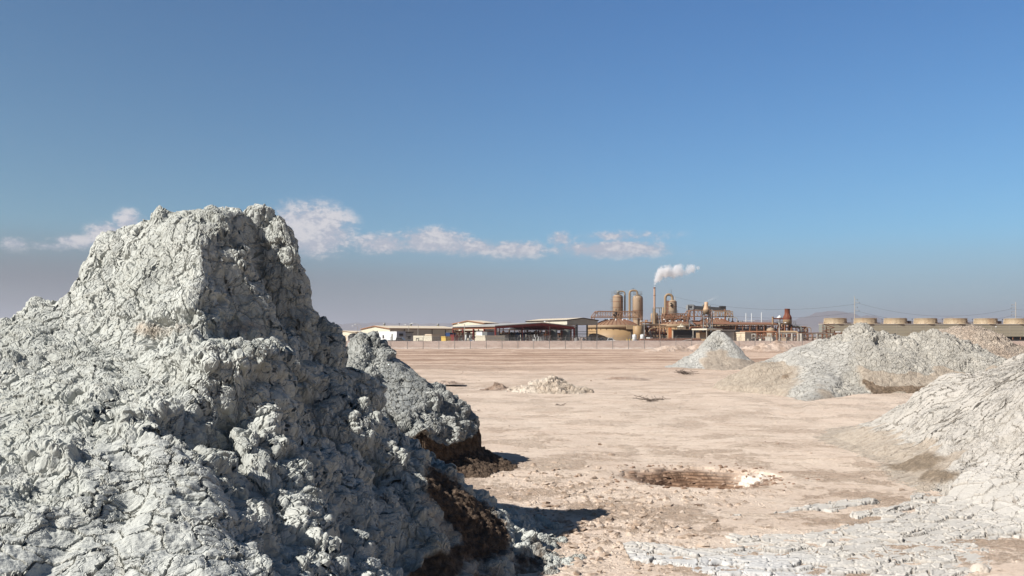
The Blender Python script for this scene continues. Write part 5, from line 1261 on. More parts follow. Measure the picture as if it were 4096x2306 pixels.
# ---- pipe rack with brown roof --------------------------------------------------------------------------
d0, d1 = 292, 300
pr = thing('pipe_rack', gp(3000, d0), 'long pipe rack under a rust-brown roof running right from the domes', 'pipe rack')
A_, B_ = gp(2790, d0), gp(3116, d1)
def RP(t_, z, off=0.0): return A_.lerp(B_, t_) + UP * z + Vector((0, off, 0))
zr_ = zz(1299, 296)
MB().poly([RP(0, zr_), RP(1, zr_), RP(1, zr_ + .75, 7), RP(0, zr_ + .75, 7)], UP * .16).build('roof', M['rust2'], pr)
MB().beam(RP(0, zr_ - .1, -.1), RP(1, zr_ - .1, -.1), .15, .28).build('fascia', M['tan2'], pr)
cols = np.linspace(.02, .99, 12)
for t_ in cols:
    b = MB(); b.beam(RP(t_, 0), RP(t_, zr_ - .25), .24); b.beam(RP(t_, 0, 6.5), RP(t_, zr_ + .4, 6.5), .24); b.beam(RP(t_, 4.2), RP(t_, 4.2, 6.5), .2); b.beam(RP(t_, 2.4), RP(t_, 2.4, 6.5), .2)
    b.build('frame', M['rust2'], pr)
rnd = random.Random(11)
for k in range(22):
    z = rnd.uniform(1.0, zr_ - .6); off = rnd.uniform(.3, 6.2); a, b_ = sorted((rnd.random(), rnd.random())); b_ = min(1, b_ + .25)
    drop = [RP(b_, z, off), RP(b_, max(.2, z - rnd.uniform(.6, 2.5)), off)]
    MB().tube([RP(a, z, off)] + drop, rnd.choice([.09, .13, .2, .3]), n=8, bend=.35).build('pipe', M[rnd.choice(['rust2', 'tan', 'rust', 'grey', 'dark', 'tan2'])], pr)
for k in range(6):
    t_ = rnd.uniform(.3, .95); L_ = rnd.uniform(.04, .09); z = rnd.uniform(3.0, 4.2)
    MB().cyl(RP(t_, z, 2), RP(t_ + L_, z, 2), rnd.uniform(.45, .7), n=16).build('drum_vessel', M[rnd.choice(['dark', 'greygreen', 'rust'])], pr)
bk = MB().cyl(RP(.37, 3.55, -1.2), RP(.56, 3.55, -1.2), .75, n=18); bk.build('header_drum', M['dark'], pr)
# main pipes low in front
d = 280
def pipe(pts, r_px, mat, label, bend=1.0, n=14):
    P_ = [gp(px, dd, zz(y, dd)) for px, y, dd in pts]; b = MB().tube(P_, mm(r_px, P_[0].y), n=n, bend=bend); base = Vector((P_[0].x, P_[0].y, 0))
    return solo(b, 'process_pipe', M[mat], base, label, 'pipe')
pipe([(2960, 1328, 280), (3102, 1328, 276), (3108, 1333, 276), (3109, 1372, 276)], 3.6, 'rust2', 'thick brown pipe above the cream box building that bends down left of the lamp post')
pipe([(3122, 1327.5, 276), (3193, 1328, 272), (3195, 1374, 272)], 3.8, 'tan', 'thick brown pipe right of the lamp post bending straight down to the ground')
pipe([(3190, 1333, 284), (3320, 1332, 292), (3480, 1332, 300)], 1.4, 'rust2', 'long thin brown pipe running towards the cooling tower')
pipe([(3223, 1330, 300), (3223, 1311, 300), (3244, 1311, 300), (3244, 1330, 300)], 1.4, 'tan', 'square hoop pipe rising near the cooling tower')
pipe([(3210, 1330, 302), (3210, 1317, 302), (3233, 1317, 302), (3233, 1330, 302)], .9, 'rust2', 'smaller hoop pipe just left of and under the square hoop', bend=.5)
pipe([(3160, 1306, 300), (3190, 1306, 300), (3205, 1309, 300), (3206, 1330, 300)], 3.2, 'greygreen', 'grey-green duct bending down right of the rust-red stack', bend=1.2)
pipe([(2965, 1345.5, 270), (3104, 1345.5, 270)], 1.1, 'tan', 'straight thin tan pipe low in front of the pipe rack')
pipe([(2594, 1328, 268), (2602, 1315, 268), (2625, 1312, 268), (2660, 1312, 268)], 1.8, 'tan', 'slanting tan pipe between the two lamp posts left of the second tank', bend=.5)
pipe([(2560, 1300, 292), (2640, 1298, 296)], 2.4, 'tan2', 'straight tan header pipe between first and second big tanks')
# lower rack of bents to the right, continuing behind the ridge
lr = thing('low_pipe_rack', gp(3270, 290), 'low rack of many brown pipes on posts leading to the cooling tower', 'pipe rack')
A_, B_ = gp(3000, 284), gp(3480, 306)
for k, t_ in enumerate(np.linspace(0, 1, 25)):
    b = MB(); zc = zz(1336, 290)
    b.beam(RP(t_, 0), RP(t_, zc), .26); b.beam(RP(t_, 0, 4), RP(t_, zc, 4), .26); b.beam(RP(t_, zc - .1), RP(t_, zc - .1, 4), .25); b.beam(RP(t_, zc * .55), RP(t_, zc * .55, 4), .2)
    b.build('bent', M[['rust2', 'conc', 'rust'][k % 3]], lr)
for k in range(20):
    z = rnd.choice([zc + .1, zc * .55 + .15, zc * .55 + .15, zc * .3]); off = rnd.uniform(.2, 3.8); a, b_ = sorted((rnd.random(), rnd.random())); b_ = min(1, b_ + .35)
    MB().tube([RP(a, .3, off), RP(a, z, off), RP(b_, z, off)] if k % 2 else [RP(a, z, off), RP(b_, z, off), RP(b_, .3, off)], rnd.choice([.08, .12, .17, .24]), n=8, bend=.4).build('pipe', M[rnd.choice(['rust2', 'tan', 'rust', 'pole', 'dark', 'tan2'])], lr)
# odds at the foot: tan bins, bollards, drums
for px, w_, y, mt, lab in ((3135, 20, 1352, 'tan2', 'tan slatted bin right of the tall lamp post foot'), (3075, 28, 1349, 'conc', 'pale low tank block under the right half of the pipe rack')):
    crate(px - w_ / 2, px + w_ / 2, 266, y, 1366, M[mt], lab, 'bin', 'bin', depth=1.5)
vtank(3041, 264, 10, 1.35, M['cream'], 'cream drum under the middle of the pipe rack', 'drum', 'drum', top='flat', n=16)
for px, lab in ((2990, 'left'), (2994.5, 'right'), (3022, ''), (3089, ''), (3162, ''), (3190, '')):
    q = gp(px, 258); L_ = {2990: 'left one of the two yellow-cream bollards at the cream box building', 2994.5: 'right one of the two yellow-cream bollards at the cream box building', 3022: 'cream bollard under the left part of the pipe rack', 3089: 'cream bollard left of the tall lamp post', 3162: 'cream bollard right of the tan slatted bin', 3190: 'cream bollard at the foot of the pipe that bends to the ground'}[px]
    solo(MB().cyl(q, q + UP * 1.35, .14, n=10).lathe(q + UP * 1.35, [(.14, 0), (.1, .08), (0, .1)], 10), 'bollard', M['cream'], q, L_, 'bollard', 'bollards in front of the pipe racks')
for px, lab in ((3181, 'pale concrete post left of the second one in front of the low rack'), (3205, 'pale concrete post right of the first one in front of the low rack'), (3218, 'broad pale pier near the middle of the low rack')):
    q = gp(px - 12, 262); solo(MB().beam(q, q + UP * (zz(1335, 262)), .42 if px < 3215 else .8), 'concrete_post', M['pole'], q, lab, 'post')
for px, lab in ((2508, 'left yellow bollard of three at the foot of the first big tank'), (2518, 'middle yellow bollard of three at the foot of the first big tank'), (2529, 'right yellow bollard of three at the foot of the first big tank')):
    q = gp(px, 262); solo(MB().cyl(q, q + UP * 1.3, .15, n=10).lathe(q + UP * 1.3, [(.15, 0), (.1, .08), (0, .1)], 10), 'bollard', M['yellow'], q, lab, 'bollard', 'bollards at the first tank')

# clutter of pipes between the two first tanks
mid = thing('pipe_manifold', gp(2610, 284), 'dark tangle of pipes and valves between the first and second tanks', 'pipe manifold')
A_, B_ = gp(2572, 282), gp(2668, 290)
for k in range(9): 
    t_ = k / 8; b = MB(); b.beam(RP(t_, 0), RP(t_, zz(1306, 285)), .2); b.beam(RP(t_, 0, 4), RP(t_, zz(1306, 285), 4), .2); b.beam(RP(t_, 3.4), RP(t_, 3.4, 4), .16); b.build('frame', M['rust'], mid)
for k in range(18):
    z = rnd.uniform(.6, 5.2); off = rnd.uniform(0, 5); a, b_ = sorted((rnd.random(), rnd.random())); b_ = min(1, b_ + .3)
    MB().tube([RP(a, max(.2, z - 1.5), off), RP(a, z, off), RP(b_, z, off)], rnd.choice([.1, .15, .25, .35]), n=8, bend=.4).build('pipe', M[rnd.choice(['rust2', 'tan', 'rust', 'white', 'dark', 'grey'])], mid)
MB().obox(RP(0, 5.6, 1), B_ - A_, Vector((0, 3, 0)), UP * .3).build('deck', M['tan'], mid)
# same between second tank and flare, in front of tank C
cl2 = thing('valve_skid', gp(2790, 288), 'row of rusty valves and pipes below the vent stack', 'valve skid')
A_, B_ = gp(2745, 286), gp(2900, 292)
for k in range(16):
    z = rnd.uniform(3.0, 5.6); off = rnd.uniform(0, 4); a, b_ = sorted((rnd.random(), rnd.random())); b_ = min(1, b_ + .2)
    MB().tube([RP(a, max(.2, z - 1.8), off), RP(a, z, off), RP(b_, z, off), RP(b_, .3, off)], rnd.choice([.1, .14, .2, .3]), n=8, bend=.4).build('pipe', M[rnd.choice(['rust2', 'tan', 'rust', 'grey', 'dark'])], cl2)

# denser pipe galleries behind and between the vessels
def gallery(px0, px1, d, ytop, n, seed, label, cols=7, lev=3):
    global A_, B_
    rnd = random.Random(seed); A_, B_ = gp(px0, d), gp(px1, d + 6); o = thing('pipe_gallery', gp((px0 + px1) / 2, d), label, 'pipe gallery'); H_ = zz(ytop, d)
    for k in range(cols):
        t_ = k / (cols - 1); b = MB()
        for f_ in (0, 3): b.beam(RP(t_, 0, f_), RP(t_, H_ * rnd.uniform(.8, 1.0), f_), .2)
        for l_ in range(1, lev + 1): b.beam(RP(t_, H_ * l_ / (lev + .3)), RP(t_, H_ * l_ / (lev + .3), 3), .16)
        b.build('frame', M[rnd.choice(['rust2', 'truss', 'rust'])], o)
    fl = MB()
    for l_ in range(1, lev + 1): fl.beam(RP(0, H_ * l_ / (lev + .3)), RP(1, H_ * l_ / (lev + .3)), .18, .22)
    for l_ in range(1, lev + 1): fl.beam(RP(0, H_ * l_ / (lev + .3) + 1), RP(1, H_ * l_ / (lev + .3) + 1), .06)
    fl.build('beams', M['rust2'], o)
    for k in range(n):
        z = H_ * rnd.randint(1, lev) / (lev + .3) + .25; off = rnd.uniform(.1, 2.9); a, b_ = sorted((rnd.random(), rnd.random())); b_ = min(1, b_ + .25)
        z2 = max(.3, z + rnd.uniform(-2.4, 1.2)); MB().tube([RP(a, z2, off), RP(a, z, off), RP(b_, z, off), RP(b_, max(.3, z - rnd.uniform(.5, 2)), off)], rnd.choice([.1, .14, .2, .28]), n=8, bend=.35).build('pipe', M[rnd.choice(['rust2', 'tan', 'truss', 'rust', 'tan2', 'grey', 'dark'])], o)
    for k in range(3):
        t_ = rnd.uniform(.1, .9); MB().lathe(RP(t_, H_ / (lev + .3) + .1, 1.5), [(0, 0), (.6, 0), (.6, 1.5), (.3, 1.9), (0, 2)], 14).build('vessel', M[rnd.choice(['tan', 'rust2', 'grey', 'tan2'])], o)
gallery(1995, 2285, 266, 1314, 34, 31, 'pipe gallery added to darken the back of the red frame shed', 15, 3)  # invented pipework, added so the shed openings look dark
gallery(1815, 1975, 262, 1322, 18, 32, 'low pipe gallery added behind the left bays of the red frame shed', 9, 2)
gallery(2572, 2660, 306, 1285, 20, 21, 'rusty pipe gallery behind the chimney base between the first two big tanks', 7, 3)
gallery(2640, 2760, 316, 1258, 26, 22, 'tall rusty pipe gallery behind the second big tank dome', 9, 4)
gallery(2745, 2800, 306, 1278, 14, 23, 'small rusty pipe gallery in the gap between second and third domes', 5, 3)
gallery(2895, 3130, 318, 1288, 34, 24, 'long rusty pipe gallery rising just behind the pipe rack roof', 14, 3)
gallery(3120, 3230, 304, 1305, 20, 25, 'rusty pipe gallery around the foot of the rust-red stack', 8, 3)
# rust-red stack
d = 300; q = gp(3149, d); rs = thing('rusty_stack', q, 'rust-red flared stack with tan lower drum near the end of the pipe rack', 'stack')
MB().lathe(q, [(mm(17.4, d), zz(1279.5, d)), (mm(17.2, d), zz(1271, d)), (mm(14, d), zz(1263.5, d)), (mm(10.6, d), zz(1258, d)), (mm(10.3, d), zz(1237, d)), (mm(10.7, d), zz(1236.5, d)), (mm(10.7, d), zz(1236, d)), (mm(9.4, d), zz(1236, d)), (mm(9.6, d), zz(1258, d))], 36).build('flared_top', M['redrust'], rs)
gs = MB()
for k in range(8):
    a = 2 * math.pi * (k + .4) / 8; e = Vector((math.cos(a), math.sin(a), 0)); gs.poly([q + e * mm(10.3, d) + UP * zz(1256, d), q + e * mm(17.5, d) + UP * zz(1270, d), q + e * mm(16.9, d) + UP * zz(1271, d), q + e * mm(10, d) + UP * zz(1262, d)], e.cross(UP) * .12)
gs.build('gussets', M['rust2'], rs)
MB().lathe(q, [(0, zz(1299, d)), (mm(17.4, d), zz(1299, d)), (mm(17.4, d), zz(1279.5, d))], 36).build('drum', M['tan'], rs)
MB().lathe(q, [(0, zz(1300.5, d)), (mm(21, d), zz(1300.5, d)), (mm(21, d), zz(1299.5, d)), (0, zz(1299.4, d))], 28).build('platform', M['dark'], rs)
plat(rs, q + Vector((1.3, 0, 0)), mm(19, d), zz(1299.5, d), mat='grey', arc=(-1.3, 1.3), n=10)
for sx, sy in ((-1, -1), (1, -1), (1, 1), (-1, 1)): MB().beam(q + Vector((sx * 1.2, sy * 1.2, 0)), q + Vector((sx * 1.1, sy * 1.1, zz(1300, d))), .45).build('leg', M['rust'], rs)
ar = MB().cyl(gp(3131, d, zz(1276, d)), gp(3094, d, zz(1275, d)), mm(2.6, d), n=14); ar.build('side_duct', M['redrust'], rs)
MB().cyl(gp(3091, d, zz(1300, d)), gp(3091, d, zz(1270, d)), mm(3.6, d), n=14).cyl(gp(3091, d, zz(1270, d)), gp(3091, d, zz(1268, d)), mm(5, d), n=14).build('duct_riser', M['tan'], rs)
MB().cyl(gp(3130, d, zz(1287, d)), gp(3105, d, zz(1287, d)), mm(1.2, d), n=10).build('lower_pipe', M['grey'], rs)
q = gp(3118, 312); wd = thing('cooling_cowl', q, 'pale blue-white cowl peeping over the duct left of the rust-red stack', 'cowl')
MB().lathe(q, [(mm(4, 312), 0), (mm(4, 312), zz(1274, 312)), (mm(12, 312), zz(1272, 312)), (mm(5, 312), zz(1266.5, 312)), (mm(2.5, 312), zz(1263, 312)), (0, zz(1262.5, 312))], 24).build('cowl', M['white'], wd)
q = gp(3083, 298); tk = vtank(3083, 298, 32, zz(1312, 298), M['tan2'], 'squat tan domed tank seen between the pipe rack columns', 'domed_tank', 'tank')
# white poles with crossbar
pw = thing('aerial_frame', gp(2995, 330), 'two thin white poles joined by a crossbar behind the pipe rack roof', 'aerial')
for px in (2984, 3006.5): MB().cyl(gp(px, 330), gp(px, 330, zz(1253.5, 330)), .17, .13, n=8).build('pole', M['white'], pw)
MB().beam(gp(2974, 330, zz(1283.5, 330)), gp(3019, 330, zz(1283.5, 330)), .18).build('crossbar', M['white'], pw)
solo(MB().cyl(gp(3046, 330), gp(3046, 330, zz(1251.5, 330)), .19, .14, n=8).lathe(gp(3046, 330, zz(1251.5, 330)), [(.14, 0), (.18, .05), (0, .12)], 8), 'white_pole', M['white'], gp(3046, 330), 'single thin white pole right of the crossbar frame', 'pole')
# small things behind tank C right
pipe([(2912, 1283, 330), (2912, 1271, 330), (2948, 1271, 330), (2949, 1290, 330)], 1.6, 'pole', 'pale hoop pipe just right of the third dome', bend=.8)
vtank(2949, 332, 9, zz(1285, 332), M['rust2'], 'slim brown vessel under the pale hoop pipe', 'slim_vessel', 'vessel', top='dome', n=16, band=False)
vtank(2962, 334, 6, zz(1287, 334), M['tan2'], 'slimmest tan vessel standing right of the brown one', 'slim_vessel', 'vessel', top='dome', n=16, band=False)
vtank(2930, 336, 26, zz(1286, 336), M['tan'], 'low domed tan tank at the right end of the third truss', 'domed_tank', 'tank')

# ---- cooling tower ------------------------------------------------------------------------------------------
dl, dr = 424, 436; ct = thing('cooling_tower', gp(3299, dl), 'very long flat cooling tower with a row of round fan stacks on top', 'cooling tower')
A_ = gp(3299, dl); B_ = gp(4420, dr); AX = (B_ - A_).normalized(); NX = Vector((-AX.y, AX.x, 0)); LL = (B_ - A_).length
zt = zz(1298.5, 424); zb = zz(1347, 424)
cn = gp(3276.5, 434); WD = (cn - A_)
MB().obox(A_ + UP * zb, AX * LL, WD, UP * (zt - zb)).build('casing', M['wood'], ct)
MB().obox(A_ + WD * .0 - AX * .05 + UP * zb * .3, WD, -AX * .12, UP * (zt - zb * .3)).build('end_wall', M['greygreen'], ct)
MB().obox(A_ - NX * .2 - AX * .3 + UP * (zt + .003), AX * (LL + .6), NX * .2 + WD * 1.02, UP * .35).build('deck', M['conc'], ct)
for k in range(int(LL / 4)): MB().beam(A_ + AX * (4 * k + .3) + UP * 0 + NX * .3, A_ + AX * (4 * k + .3) + UP * zb + NX * .3, .3).build('post', M['rust2'], ct)
MB().obox(A_ + NX * 2.5, AX * LL, NX * .4, UP * zb).build('louvre_back', M['dark'], ct)
MB().obox(A_ - NX * .9, AX * LL, NX * .35, UP * (zb * .34)).build('basin_wall', M['dark'], ct)
bn = MB()
for y in (1310, 1322, 1335): bn.beam(A_ - NX * .03 + UP * zz(y, dl), A_ + AX * LL - NX * .03 + UP * zz(y, dl), .05)
for k in range(20): bn.beam(A_ - NX * .03 + AX * (7.27 * k) + UP * zb, A_ - NX * .03 + AX * (7.27 * k) + UP * zt, .06)
bn.build('cladding_battens', M['conc'], ct)
cell = None
for k in range(9):
    px = 3341 + 120.3 * k - k * k * .0; a = along(A_ + WD * .5, AX, px); c_ = A_ + WD * .5 + AX * a + UP * (zt + .36); r = mm(42.5, 430)
    h = mm(22.5, 430)
    f_ = MB().lathe(c_, [(r * 1.06, 0), (r * 1.0, h * .22), (r * .965, h * .6), (r * .985, h * .93), (r * 1.01, h * .95), (r * 1.01, h), (r * .94, h), (r * .94, h * .3)], 56)
    fo = f_.build('fan_stack', M['fanst'], ct)
    rb = MB()
    for j in range(56):
        t_ = 2 * math.pi * j / 56; e = Vector((math.cos(t_), math.sin(t_), 0)); rb.beam(c_ + e * r * 1.03 + UP * h * .1, c_ + e * r * .99 + UP * h * .9, .10)
    rb.build('stack_ribs', M['fanst'], fo)
    m_ = MB().obox(c_ + e * 0 + Vector((mm(48, 430), -1, 0)), Vector((1.5, 0, 0)), Vector((0, 1.5, 0)), UP * (.6 + .9 * (k % 3 == 2))); m_.build('motor', M[['conc', 'white', 'dark'][k % 3]], ct)
    ps = c_ + Vector((mm(62, 430), -1.5, 0)); MB().cyl(ps, ps + UP * 2.3, .06, n=5).obox(ps + Vector((-.2, -.2, 2.2)), Vector((.4, 0, 0)), Vector((0, .4, 0)), UP * .3).build('deck_light', M['dark'], ct)
rl = MB()
for z in (.55, 1.05): rl.beam(A_ - AX * .2 + UP * (zt + z), A_ + AX * LL + UP * (zt + z), .05); rl.beam(A_ - AX * .2 + UP * (zt + z), A_ + WD - AX * .2 + UP * (zt + z), .06)
for k in range(0, 60): rl.beam(A_ + AX * (2.2 * k) + UP * zt, A_ + AX * (2.2 * k) + UP * (zt + 1.05), .05)
rl.build('railing', M['rust2'], ct)
stw = thing('stair_tower', gp(3318, 408), 'rusty zigzag stair tower at the left end of the cooling tower', 'stair tower')
for px in (3292, 3306, 3322, 3338): MB().beam(gp(px, 408), gp(px, 408, zz(1300 + (px - 3292) * .5, 408)), .28).build('post', M['rust'], stw)
for k in range(5):
    z0_ = k * 1.6; x0_, x1_ = (3294, 3338) if k % 2 else (3338, 3294); b = MB().beam(gp(x0_, 407, z0_), gp(x1_, 407, z0_ + 1.6), .35, .25).beam(gp(x0_, 407, z0_ + 1), gp(x1_, 407, z0_ + 2.6), .07); b.build('flight', M['rust'], stw)
    MB().obox(gp(3290, 406.5, z0_ + 1.6), Vector((mm(50, 408), 0, 0)), Vector((0, 1.6, 0)), UP * .12).build('landing', M['rust2'], stw)
sg = gp(3342, 404); wsn = thing('white_sign', sg, 'small white board at the foot of the cooling tower stair', 'sign')
MB().obox(gp(3342, 404, zz(1331, 404)), Vector((mm(20, 404), 0, 0)), Vector((0, .08, 0)), UP * mm(4.5, 404)).build('board', M['white'], wsn)
for px in (3344, 3360): MB().beam(gp(px, 404.2), gp(px, 404.2, zz(1330, 404)), .1).build('post', M['grey'], wsn)
# kiosk at the far right
kk = thing('kiosk', gp(4072, 180), 'tiny white and yellow kiosk before the dark basin at the far right', 'kiosk')
q = gp(4063, 180); MB().obox(q, Vector((mm(20, 180), 0, 0)), Vector((0, 1.2, 0)), UP * .62).build('base', M['yellow'], kk); MB().obox(q + Vector((-.1, -.1, .62)), Vector((mm(20, 180) + .2, 0, 0)), Vector((0, 1.4, 0)), UP * .42).build('top', M['white'], kk)

# ---- power line ------------------------------------------------------------------------------------------
def power_pole(px, d, ytop, arms, label):
    q = gp(px, d); o = thing('power_pole', q, label, 'power pole', 'power poles'); MB().cyl(q, q + UP * zz(ytop, d), mm(2.1, d), mm(1.1, d), n=8).build('mast', M['pole'], o)
    tips = []
    for dx_, y in arms:
        tip = gp(px + dx_, d, zz(y, d) + .3); MB().beam(gp(px, d, zz(y, d)), tip, .28, .22).build('crossarm', M['pole'], o); ins = MB().cyl(tip, tip - UP * 1.0, .12, n=6); ins.build('insulator', M['dark'], o); tips.append(tip - UP * 1.0)
    return o, tips
o1, t1_ = power_pole(3418.5, 620, 1186, ((12, 1199), (19, 1211), (12, 1230), (18, 1243)), 'tall power pole above the second cooling tower fan stack')
o2, t2_ = power_pole(4063, 640, 1209, ((-16, 1221), (-19, 1233), (-16, 1249), (-18, 1261)), 'tall power pole at the right edge above the cooling tower')
def wire(a, b_, sag, n=24):
    pts = []
    for k in range(n + 1):
        t_ = k / n; p = Vector(a).lerp(Vector(b_), t_); p.z -= sag * 4 * t_ * (1 - t_); pts.append(p)
    return pts
pl_ = thing('power_line', gp(3418.5, 620), 'thin sagging wires strung between the two power poles and off to the left', 'power line')
L0 = [gp(2700, 720, zz(1189, 720)), gp(2700, 720, zz(1226, 720))]
for j, (a, b_) in enumerate(((t1_[1], t2_[1]), (t1_[3], t2_[3]), (t1_[1], L0[0]), (t1_[3], L0[1]), (t2_[1], gp(4600, 640, zz(1230, 640))), (t2_[3], gp(4600, 640, zz(1262, 640))))):
    MB().tube(wire(a, b_, 7 if j < 4 else 3), .055, n=4).build('wire', M['dark'], pl_)
p0_ = thing('power_pole', gp(2700, 720), 'faint power pole top hidden behind the single tall vessel', 'power pole')
p0_['group'] = 'power poles'
MB().cyl(gp(2700, 720), gp(2700, 720, zz(1186, 720)), .35, .25, n=6).build('mast', M['pole'], p0_)

# ---- steam ------------------------------------------------------------------------------------------
def steam(name, pts, dens, label, seed, blobs=1):
    """one closed hull of puffs filled with vapour; pts = [(px, py, radius_px)], all at distance d"""
    d = 306
    mb = bpy.data.metaballs.new(name); mb.resolution = .55; mb.threshold = .25
    rnd = random.Random(seed)
    base = gp(pts[0][0], d, zz(pts[0][1], d))
    bm = bmesh.new()
    for (px, py, r) in pts:
        c_ = gp(px, d, zz(py, d)) - base; rr = mm(r, d)
        bmesh.ops.create_icosphere(bm, subdivisions=3, radius=rr, matrix=Matrix.Translation(c_))
    me = bpy.data.meshes.new(name); bm.to_mesh(me); bm.free()
    m = bpy.data.materials.new(name + '_vapour'); m.use_nodes = True; t = NT(m.node_tree); t.n.clear()
    o_ = t.n.new('ShaderNodeOutputMaterial'); v = t.n.new('ShaderNodeVolumePrincipled'); v.inputs['Color'].default_value = (.97, .97, .98, 1); v.inputs['Anisotropy'].default_value = .1
    p = t.coord('Object')
    # distance field to the puffs gives soft edges
    f = None
    for (px, py, r) in pts:
        c_ = gp(px, d, zz(py, d)) - base; rr = mm(r, d)
        q_ = t.sub(1.0, t.mul(t.v('DISTANCE', p, tuple(c_)), 1.0 / rr)); f = q_ if f is None else t.m('SMOOTH_MAX', f, q_, .12)
    n_ = t.noise(p, .5, 7, .62, .3)
    k_ = t.step(t.add(f, t.mul(t.sub(n_, .5), 2.0)), .22, .60)
    fade = t.step(t.sep(p)[0], mm(118, d), mm(25, d), .35, 1.0)
    t.put(t.mul(t.mul(k_, dens), fade), v.inputs['Density']); t.l.new(v.outputs[0], o_.inputs['Volume'])
    # join puffs into one closed hull
    ob = link(name, me, m); ob.location = base
    md = ob.modifiers.new('hull', 'REMESH'); md.mode = 'VOXEL'; md.voxel_size = .25
    tag(ob, label, 'steam'); return ob
steam('steam_plume', [(2618, 1146, 5), (2619, 1137, 8), (2622, 1126, 12), (2630, 1115, 23.8), (2640, 1103, 28.5), (2652, 1093, 34.9), (2664, 1088, 38.1), (2678, 1094, 30.1), (2690, 1096, 23.8), (2702, 1090, 31.7), (2714, 1083, 34.9), (2726, 1088, 25.4), (2740, 1090, 20.6), (2752, 1084, 25.4), (2764, 1078, 27.0), (2772, 1076, 20.6), (2790, 1072, 14.3), (2645, 1116, 14.3)], 1.1, 'white steam plume drifting right from the tall chimney', 3)
def wisp(px, py, d, L, H, dens, label, seed):
    base = gp(px, d, zz(py, d)); bm = bmesh.new(); pts = []
    for k in range(7):
        t_ = k / 6; pts.append((Vector((L * t_, 0, H * t_ ** .8)), .35 + .8 * t_ * (L / 6)))
    for c_, r in pts: bmesh.ops.create_icosphere(bm, subdivisions=2, radius=r, matrix=Matrix.Translation(c_))
    me = bpy.data.meshes.new('steam_wisp'); bm.to_mesh(me); bm.free()
    m = bpy.data.materials.new('wisp_vapour'); m.use_nodes = True; t = NT(m.node_tree); t.n.clear()
    o_ = t.n.new('ShaderNodeOutputMaterial'); v = t.n.new('ShaderNodeVolumePrincipled'); v.inputs['Color'].default_value = (.97, .97, .98, 1)
    p = t.coord('Object'); f = None
    for c_, r in pts:
        q_ = t.sub(1.0, t.mul(t.v('DISTANCE', p, tuple(c_)), 1.0 / r)); f = q_ if f is None else t.mx(f, q_)
    k_ = t.step(t.add(f, t.mul(t.sub(t.noise(p, 1.0, 5, .6), .5), 1.2)), .1, .6)
    fade = t.step(t.sep(p)[0], L * .95, 0.0, .08, 1.0)
    t.put(t.mul(t.mul(k_, dens), fade), v.inputs['Density']); t.l.new(v.outputs[0], o_.inputs['Volume'])
    ob = link('steam_wisp', me, m); ob.location = base; md = ob.modifiers.new('hull', 'REMESH'); md.mode = 'VOXEL'; md.voxel_size = .2
    return tag(ob, label, 'steam')
wisp(2826, 1208, 290, 3.6, 1.6, .55, 'faint wisp of steam leaving the flared pale vent stack', 2)
wisp(2549, 1276, 300, 3.0, .5, .45, 'faint wisp of steam drifting past the foot of the right tall vessel', 4)

# ---- loose clods and dry twigs on the flats -------------------------------------------------------------
rnd = np.random.default_rng(7)
bm = bmesh.new(); bmesh.ops.create_icosphere(bm, subdivisions=1, radius=1.0); bm.verts.ensure_lookup_table()
iv = np.array([v.co[:] for v in bm.verts]); iff = np.array([[v.index for v in f.verts] for f in bm.faces]); bm.free()
def scatter(name, n, fx, smin, smax_, mat, power=2.6, label=None):
    V = []; Q = []; k = 0
    while k < n:
        x, y = fx()
        s = smin + (smax_ - smin) * rnd.random() ** power
        rot = rnd.normal(size=(3, 3)); rot, _ = np.linalg.qr(rot)
        v = iv * (1 + .35 * rnd.normal(size=(len(iv), 1))); v = (v @ rot) * np.array([1.25, 1.0, .62]) * s
        z = float(ground_h(np.array([x]), np.array([y]))[0]); V.append(v + np.array([x, y, z + s * .25])); Q.append(iff + k * len(iv)); k += 1
    me = fast_mesh(name, np.concatenate(V), np.concatenate(Q)); me.polygons.foreach_set('use_smooth', np.zeros(len(me.polygons), bool))
    o = link(name, me, mat); o['kind'] = 'stuff'; return o
m_cl, t, b = mat_new('clod_soil'); p = t.pos()
t.put(t.mix(t.step(t.noise(p, 2.5, 5, .6), .35, .65), (.26, .19, .14), (.46, .38, .31)), b.inputs['Base Color']); b.inputs['Roughness'].default_value = .95
def fx1():
    while True:
        x = rnd.normal(.75, .75); y = rnd.normal(8.6, 1.8)
        if y > 6.5 and x > -.35: return x, y
def fx2():
    a = rnd.uniform(0, 2 * math.pi); r = rnd.normal(1.0, .28)
    return PIT[0] + .95 * r * math.cos(a), PIT[1] + .85 * r * math.sin(a)
def fx3():
    y = 8 + 50 * rnd.random() ** 1.5; return rnd.uniform(-.5, .55) * y, y
scatter('soil_clods', 1100, fx1, .006, .042, m_cl)
scatter('pit_rubble', 300, fx2, .008, .032, paint('brown_rubble', (.30, .20, .14), dirt=.5, streak=False, scale=3))
scatter('scattered_pebbles', 900, fx3, .005, .04, m_cl, power=6)
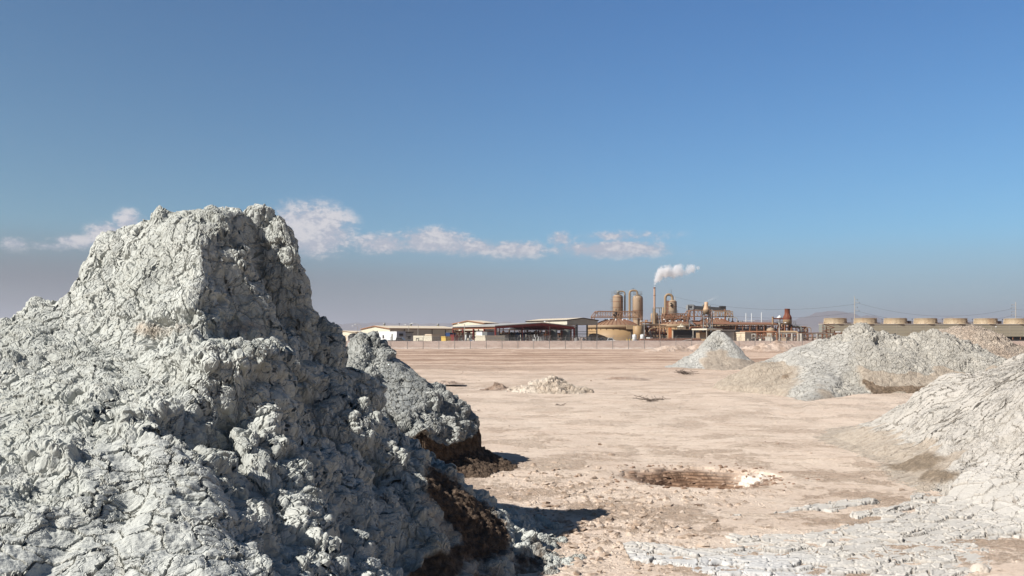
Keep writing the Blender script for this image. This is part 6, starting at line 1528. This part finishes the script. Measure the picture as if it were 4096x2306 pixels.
# dry branches lying on the ground
m_tw = paint('dry_wood', (.13, .10, .08), dirt=.3, streak=False, scale=3)
def twig(x, y, s, n, label, seed):
    r_ = random.Random(seed); z = float(ground_h(np.array([x]), np.array([y]))[0]); b = MB()
    for k in range(n):
        a = r_.uniform(-.5, .5) + (math.pi if r_.random() < .4 else 0); p0 = Vector((x + r_.uniform(-.3, .3) * s, y + r_.uniform(-.25, .25) * s, z + .03)); L = s * r_.uniform(.35, 1.0); e = Vector((math.cos(a), math.sin(a) * .6, r_.uniform(.05, .35)))
        b.tube([p0, p0 + e * L * .5 + Vector((0, 0, .04 * s)), p0 + e * L], .008 * s + .004, n=5)
        for j in range(2): q_ = p0 + e * L * r_.uniform(.3, .8); b.tube([q_, q_ + Vector((r_.uniform(-.3, .3), r_.uniform(-.2, .2), r_.uniform(.0, .25))) * s], .004 * s + .003, n=4)
    return solo(b, 'dry_branch', m_tw, (x, y, z), label, 'dry branch')
twig(4.15, 26.0, .55, 10, 'bundle of dry branches lying on the flat left of the long ridge', 4)
twig(9.1, 45.0, .9, 12, 'low dark twigs between the flat and the pointed cone', 9)
twig(15.6, 54.5, 1.2, 12, 'brown twigs at the right foot of the pointed pale cone', 12)
twig(1.35, 24.6, .18, 5, 'tiny dark twig in the middle of the flat', 15)
bo = gp(2610, 7.3, 0)
# round pale stone at the bottom right, small dark hole mound
X, Y = np.meshgrid(np.linspace(-1, 1, 70), np.linspace(-1, 1, 70)); r = np.hypot(X, Y)
m_st, t, b = mat_new('pale_stone'); p = t.pos(); t.put(t.mix(t.noise(p, 14, 6, .6), (.42, .36, .30), (.56, .50, .43)), b.inputs['Base Color']); b.inputs['Roughness'].default_value = .9
bu = t.n.new('ShaderNodeBump'); bu.inputs['Distance'].default_value = .02; t.put(t.noise(p, 20, 6, .65), bu.inputs['Height']); t.l.new(bu.outputs[0], b.inputs['Normal'])
q = gp(3920, 7.05); Z = .085 * np.sqrt(np.clip(1 - (r * (1 + .12 * fbm(X * 2, Y * 2, 3, 3))) ** 2, 0, 1)) - .005
o = link('round_stone', grid_mesh('round_stone', X * .085, Y * .075, Z * 1.0, mask=Z > -.004), m_st); o.location = q; tag(o, 'round pale stone on the bare soil at the bottom right corner', 'stone')
def small_mound(px, d, w, h, dark, label, seed):
    q = gp(px, d); a = mm(w, d) / 2; X, Y = np.meshgrid(np.linspace(-1.3, 1.3, 150), np.linspace(-1.3, 1.3, 110)); r = np.hypot(X, Y) * (1 + .45 * fbm(X * 1.8, Y * 1.8, seed, 4))
    Z = h * sst(1.1, .2, r) * (1 + .8 * fbm(X * 5, Y * 5, seed + 1, 4)) - .02 - dark * h * 1.6 * np.exp(-(((X + .55) / .18) ** 2 + ((Y + .2) / .35) ** 2))
    o = link('soil_hummock', grid_mesh('soil_hummock', X * a, Y * a * .7, Z, mask=Z > -.3), m_sp); o.location = q; return tag(o, label, 'soil hummock', 'small soil hummocks')
small_mound(1990, 32, 110, .20, 1, 'low brown hummock with a dark hole left of the cream heap', 5)
small_mound(2500, 40, 180, .10, 0, 'flat brown crust hummock between cream heap and pointed cone', 6)
small_mound(1780, 36, 120, .10, 0, 'low brown crust hummock far left on the flat behind the blue-grey cone', 7)
for _o in list(bpy.data.objects):
    if '_b' in _o: del _o['_b']
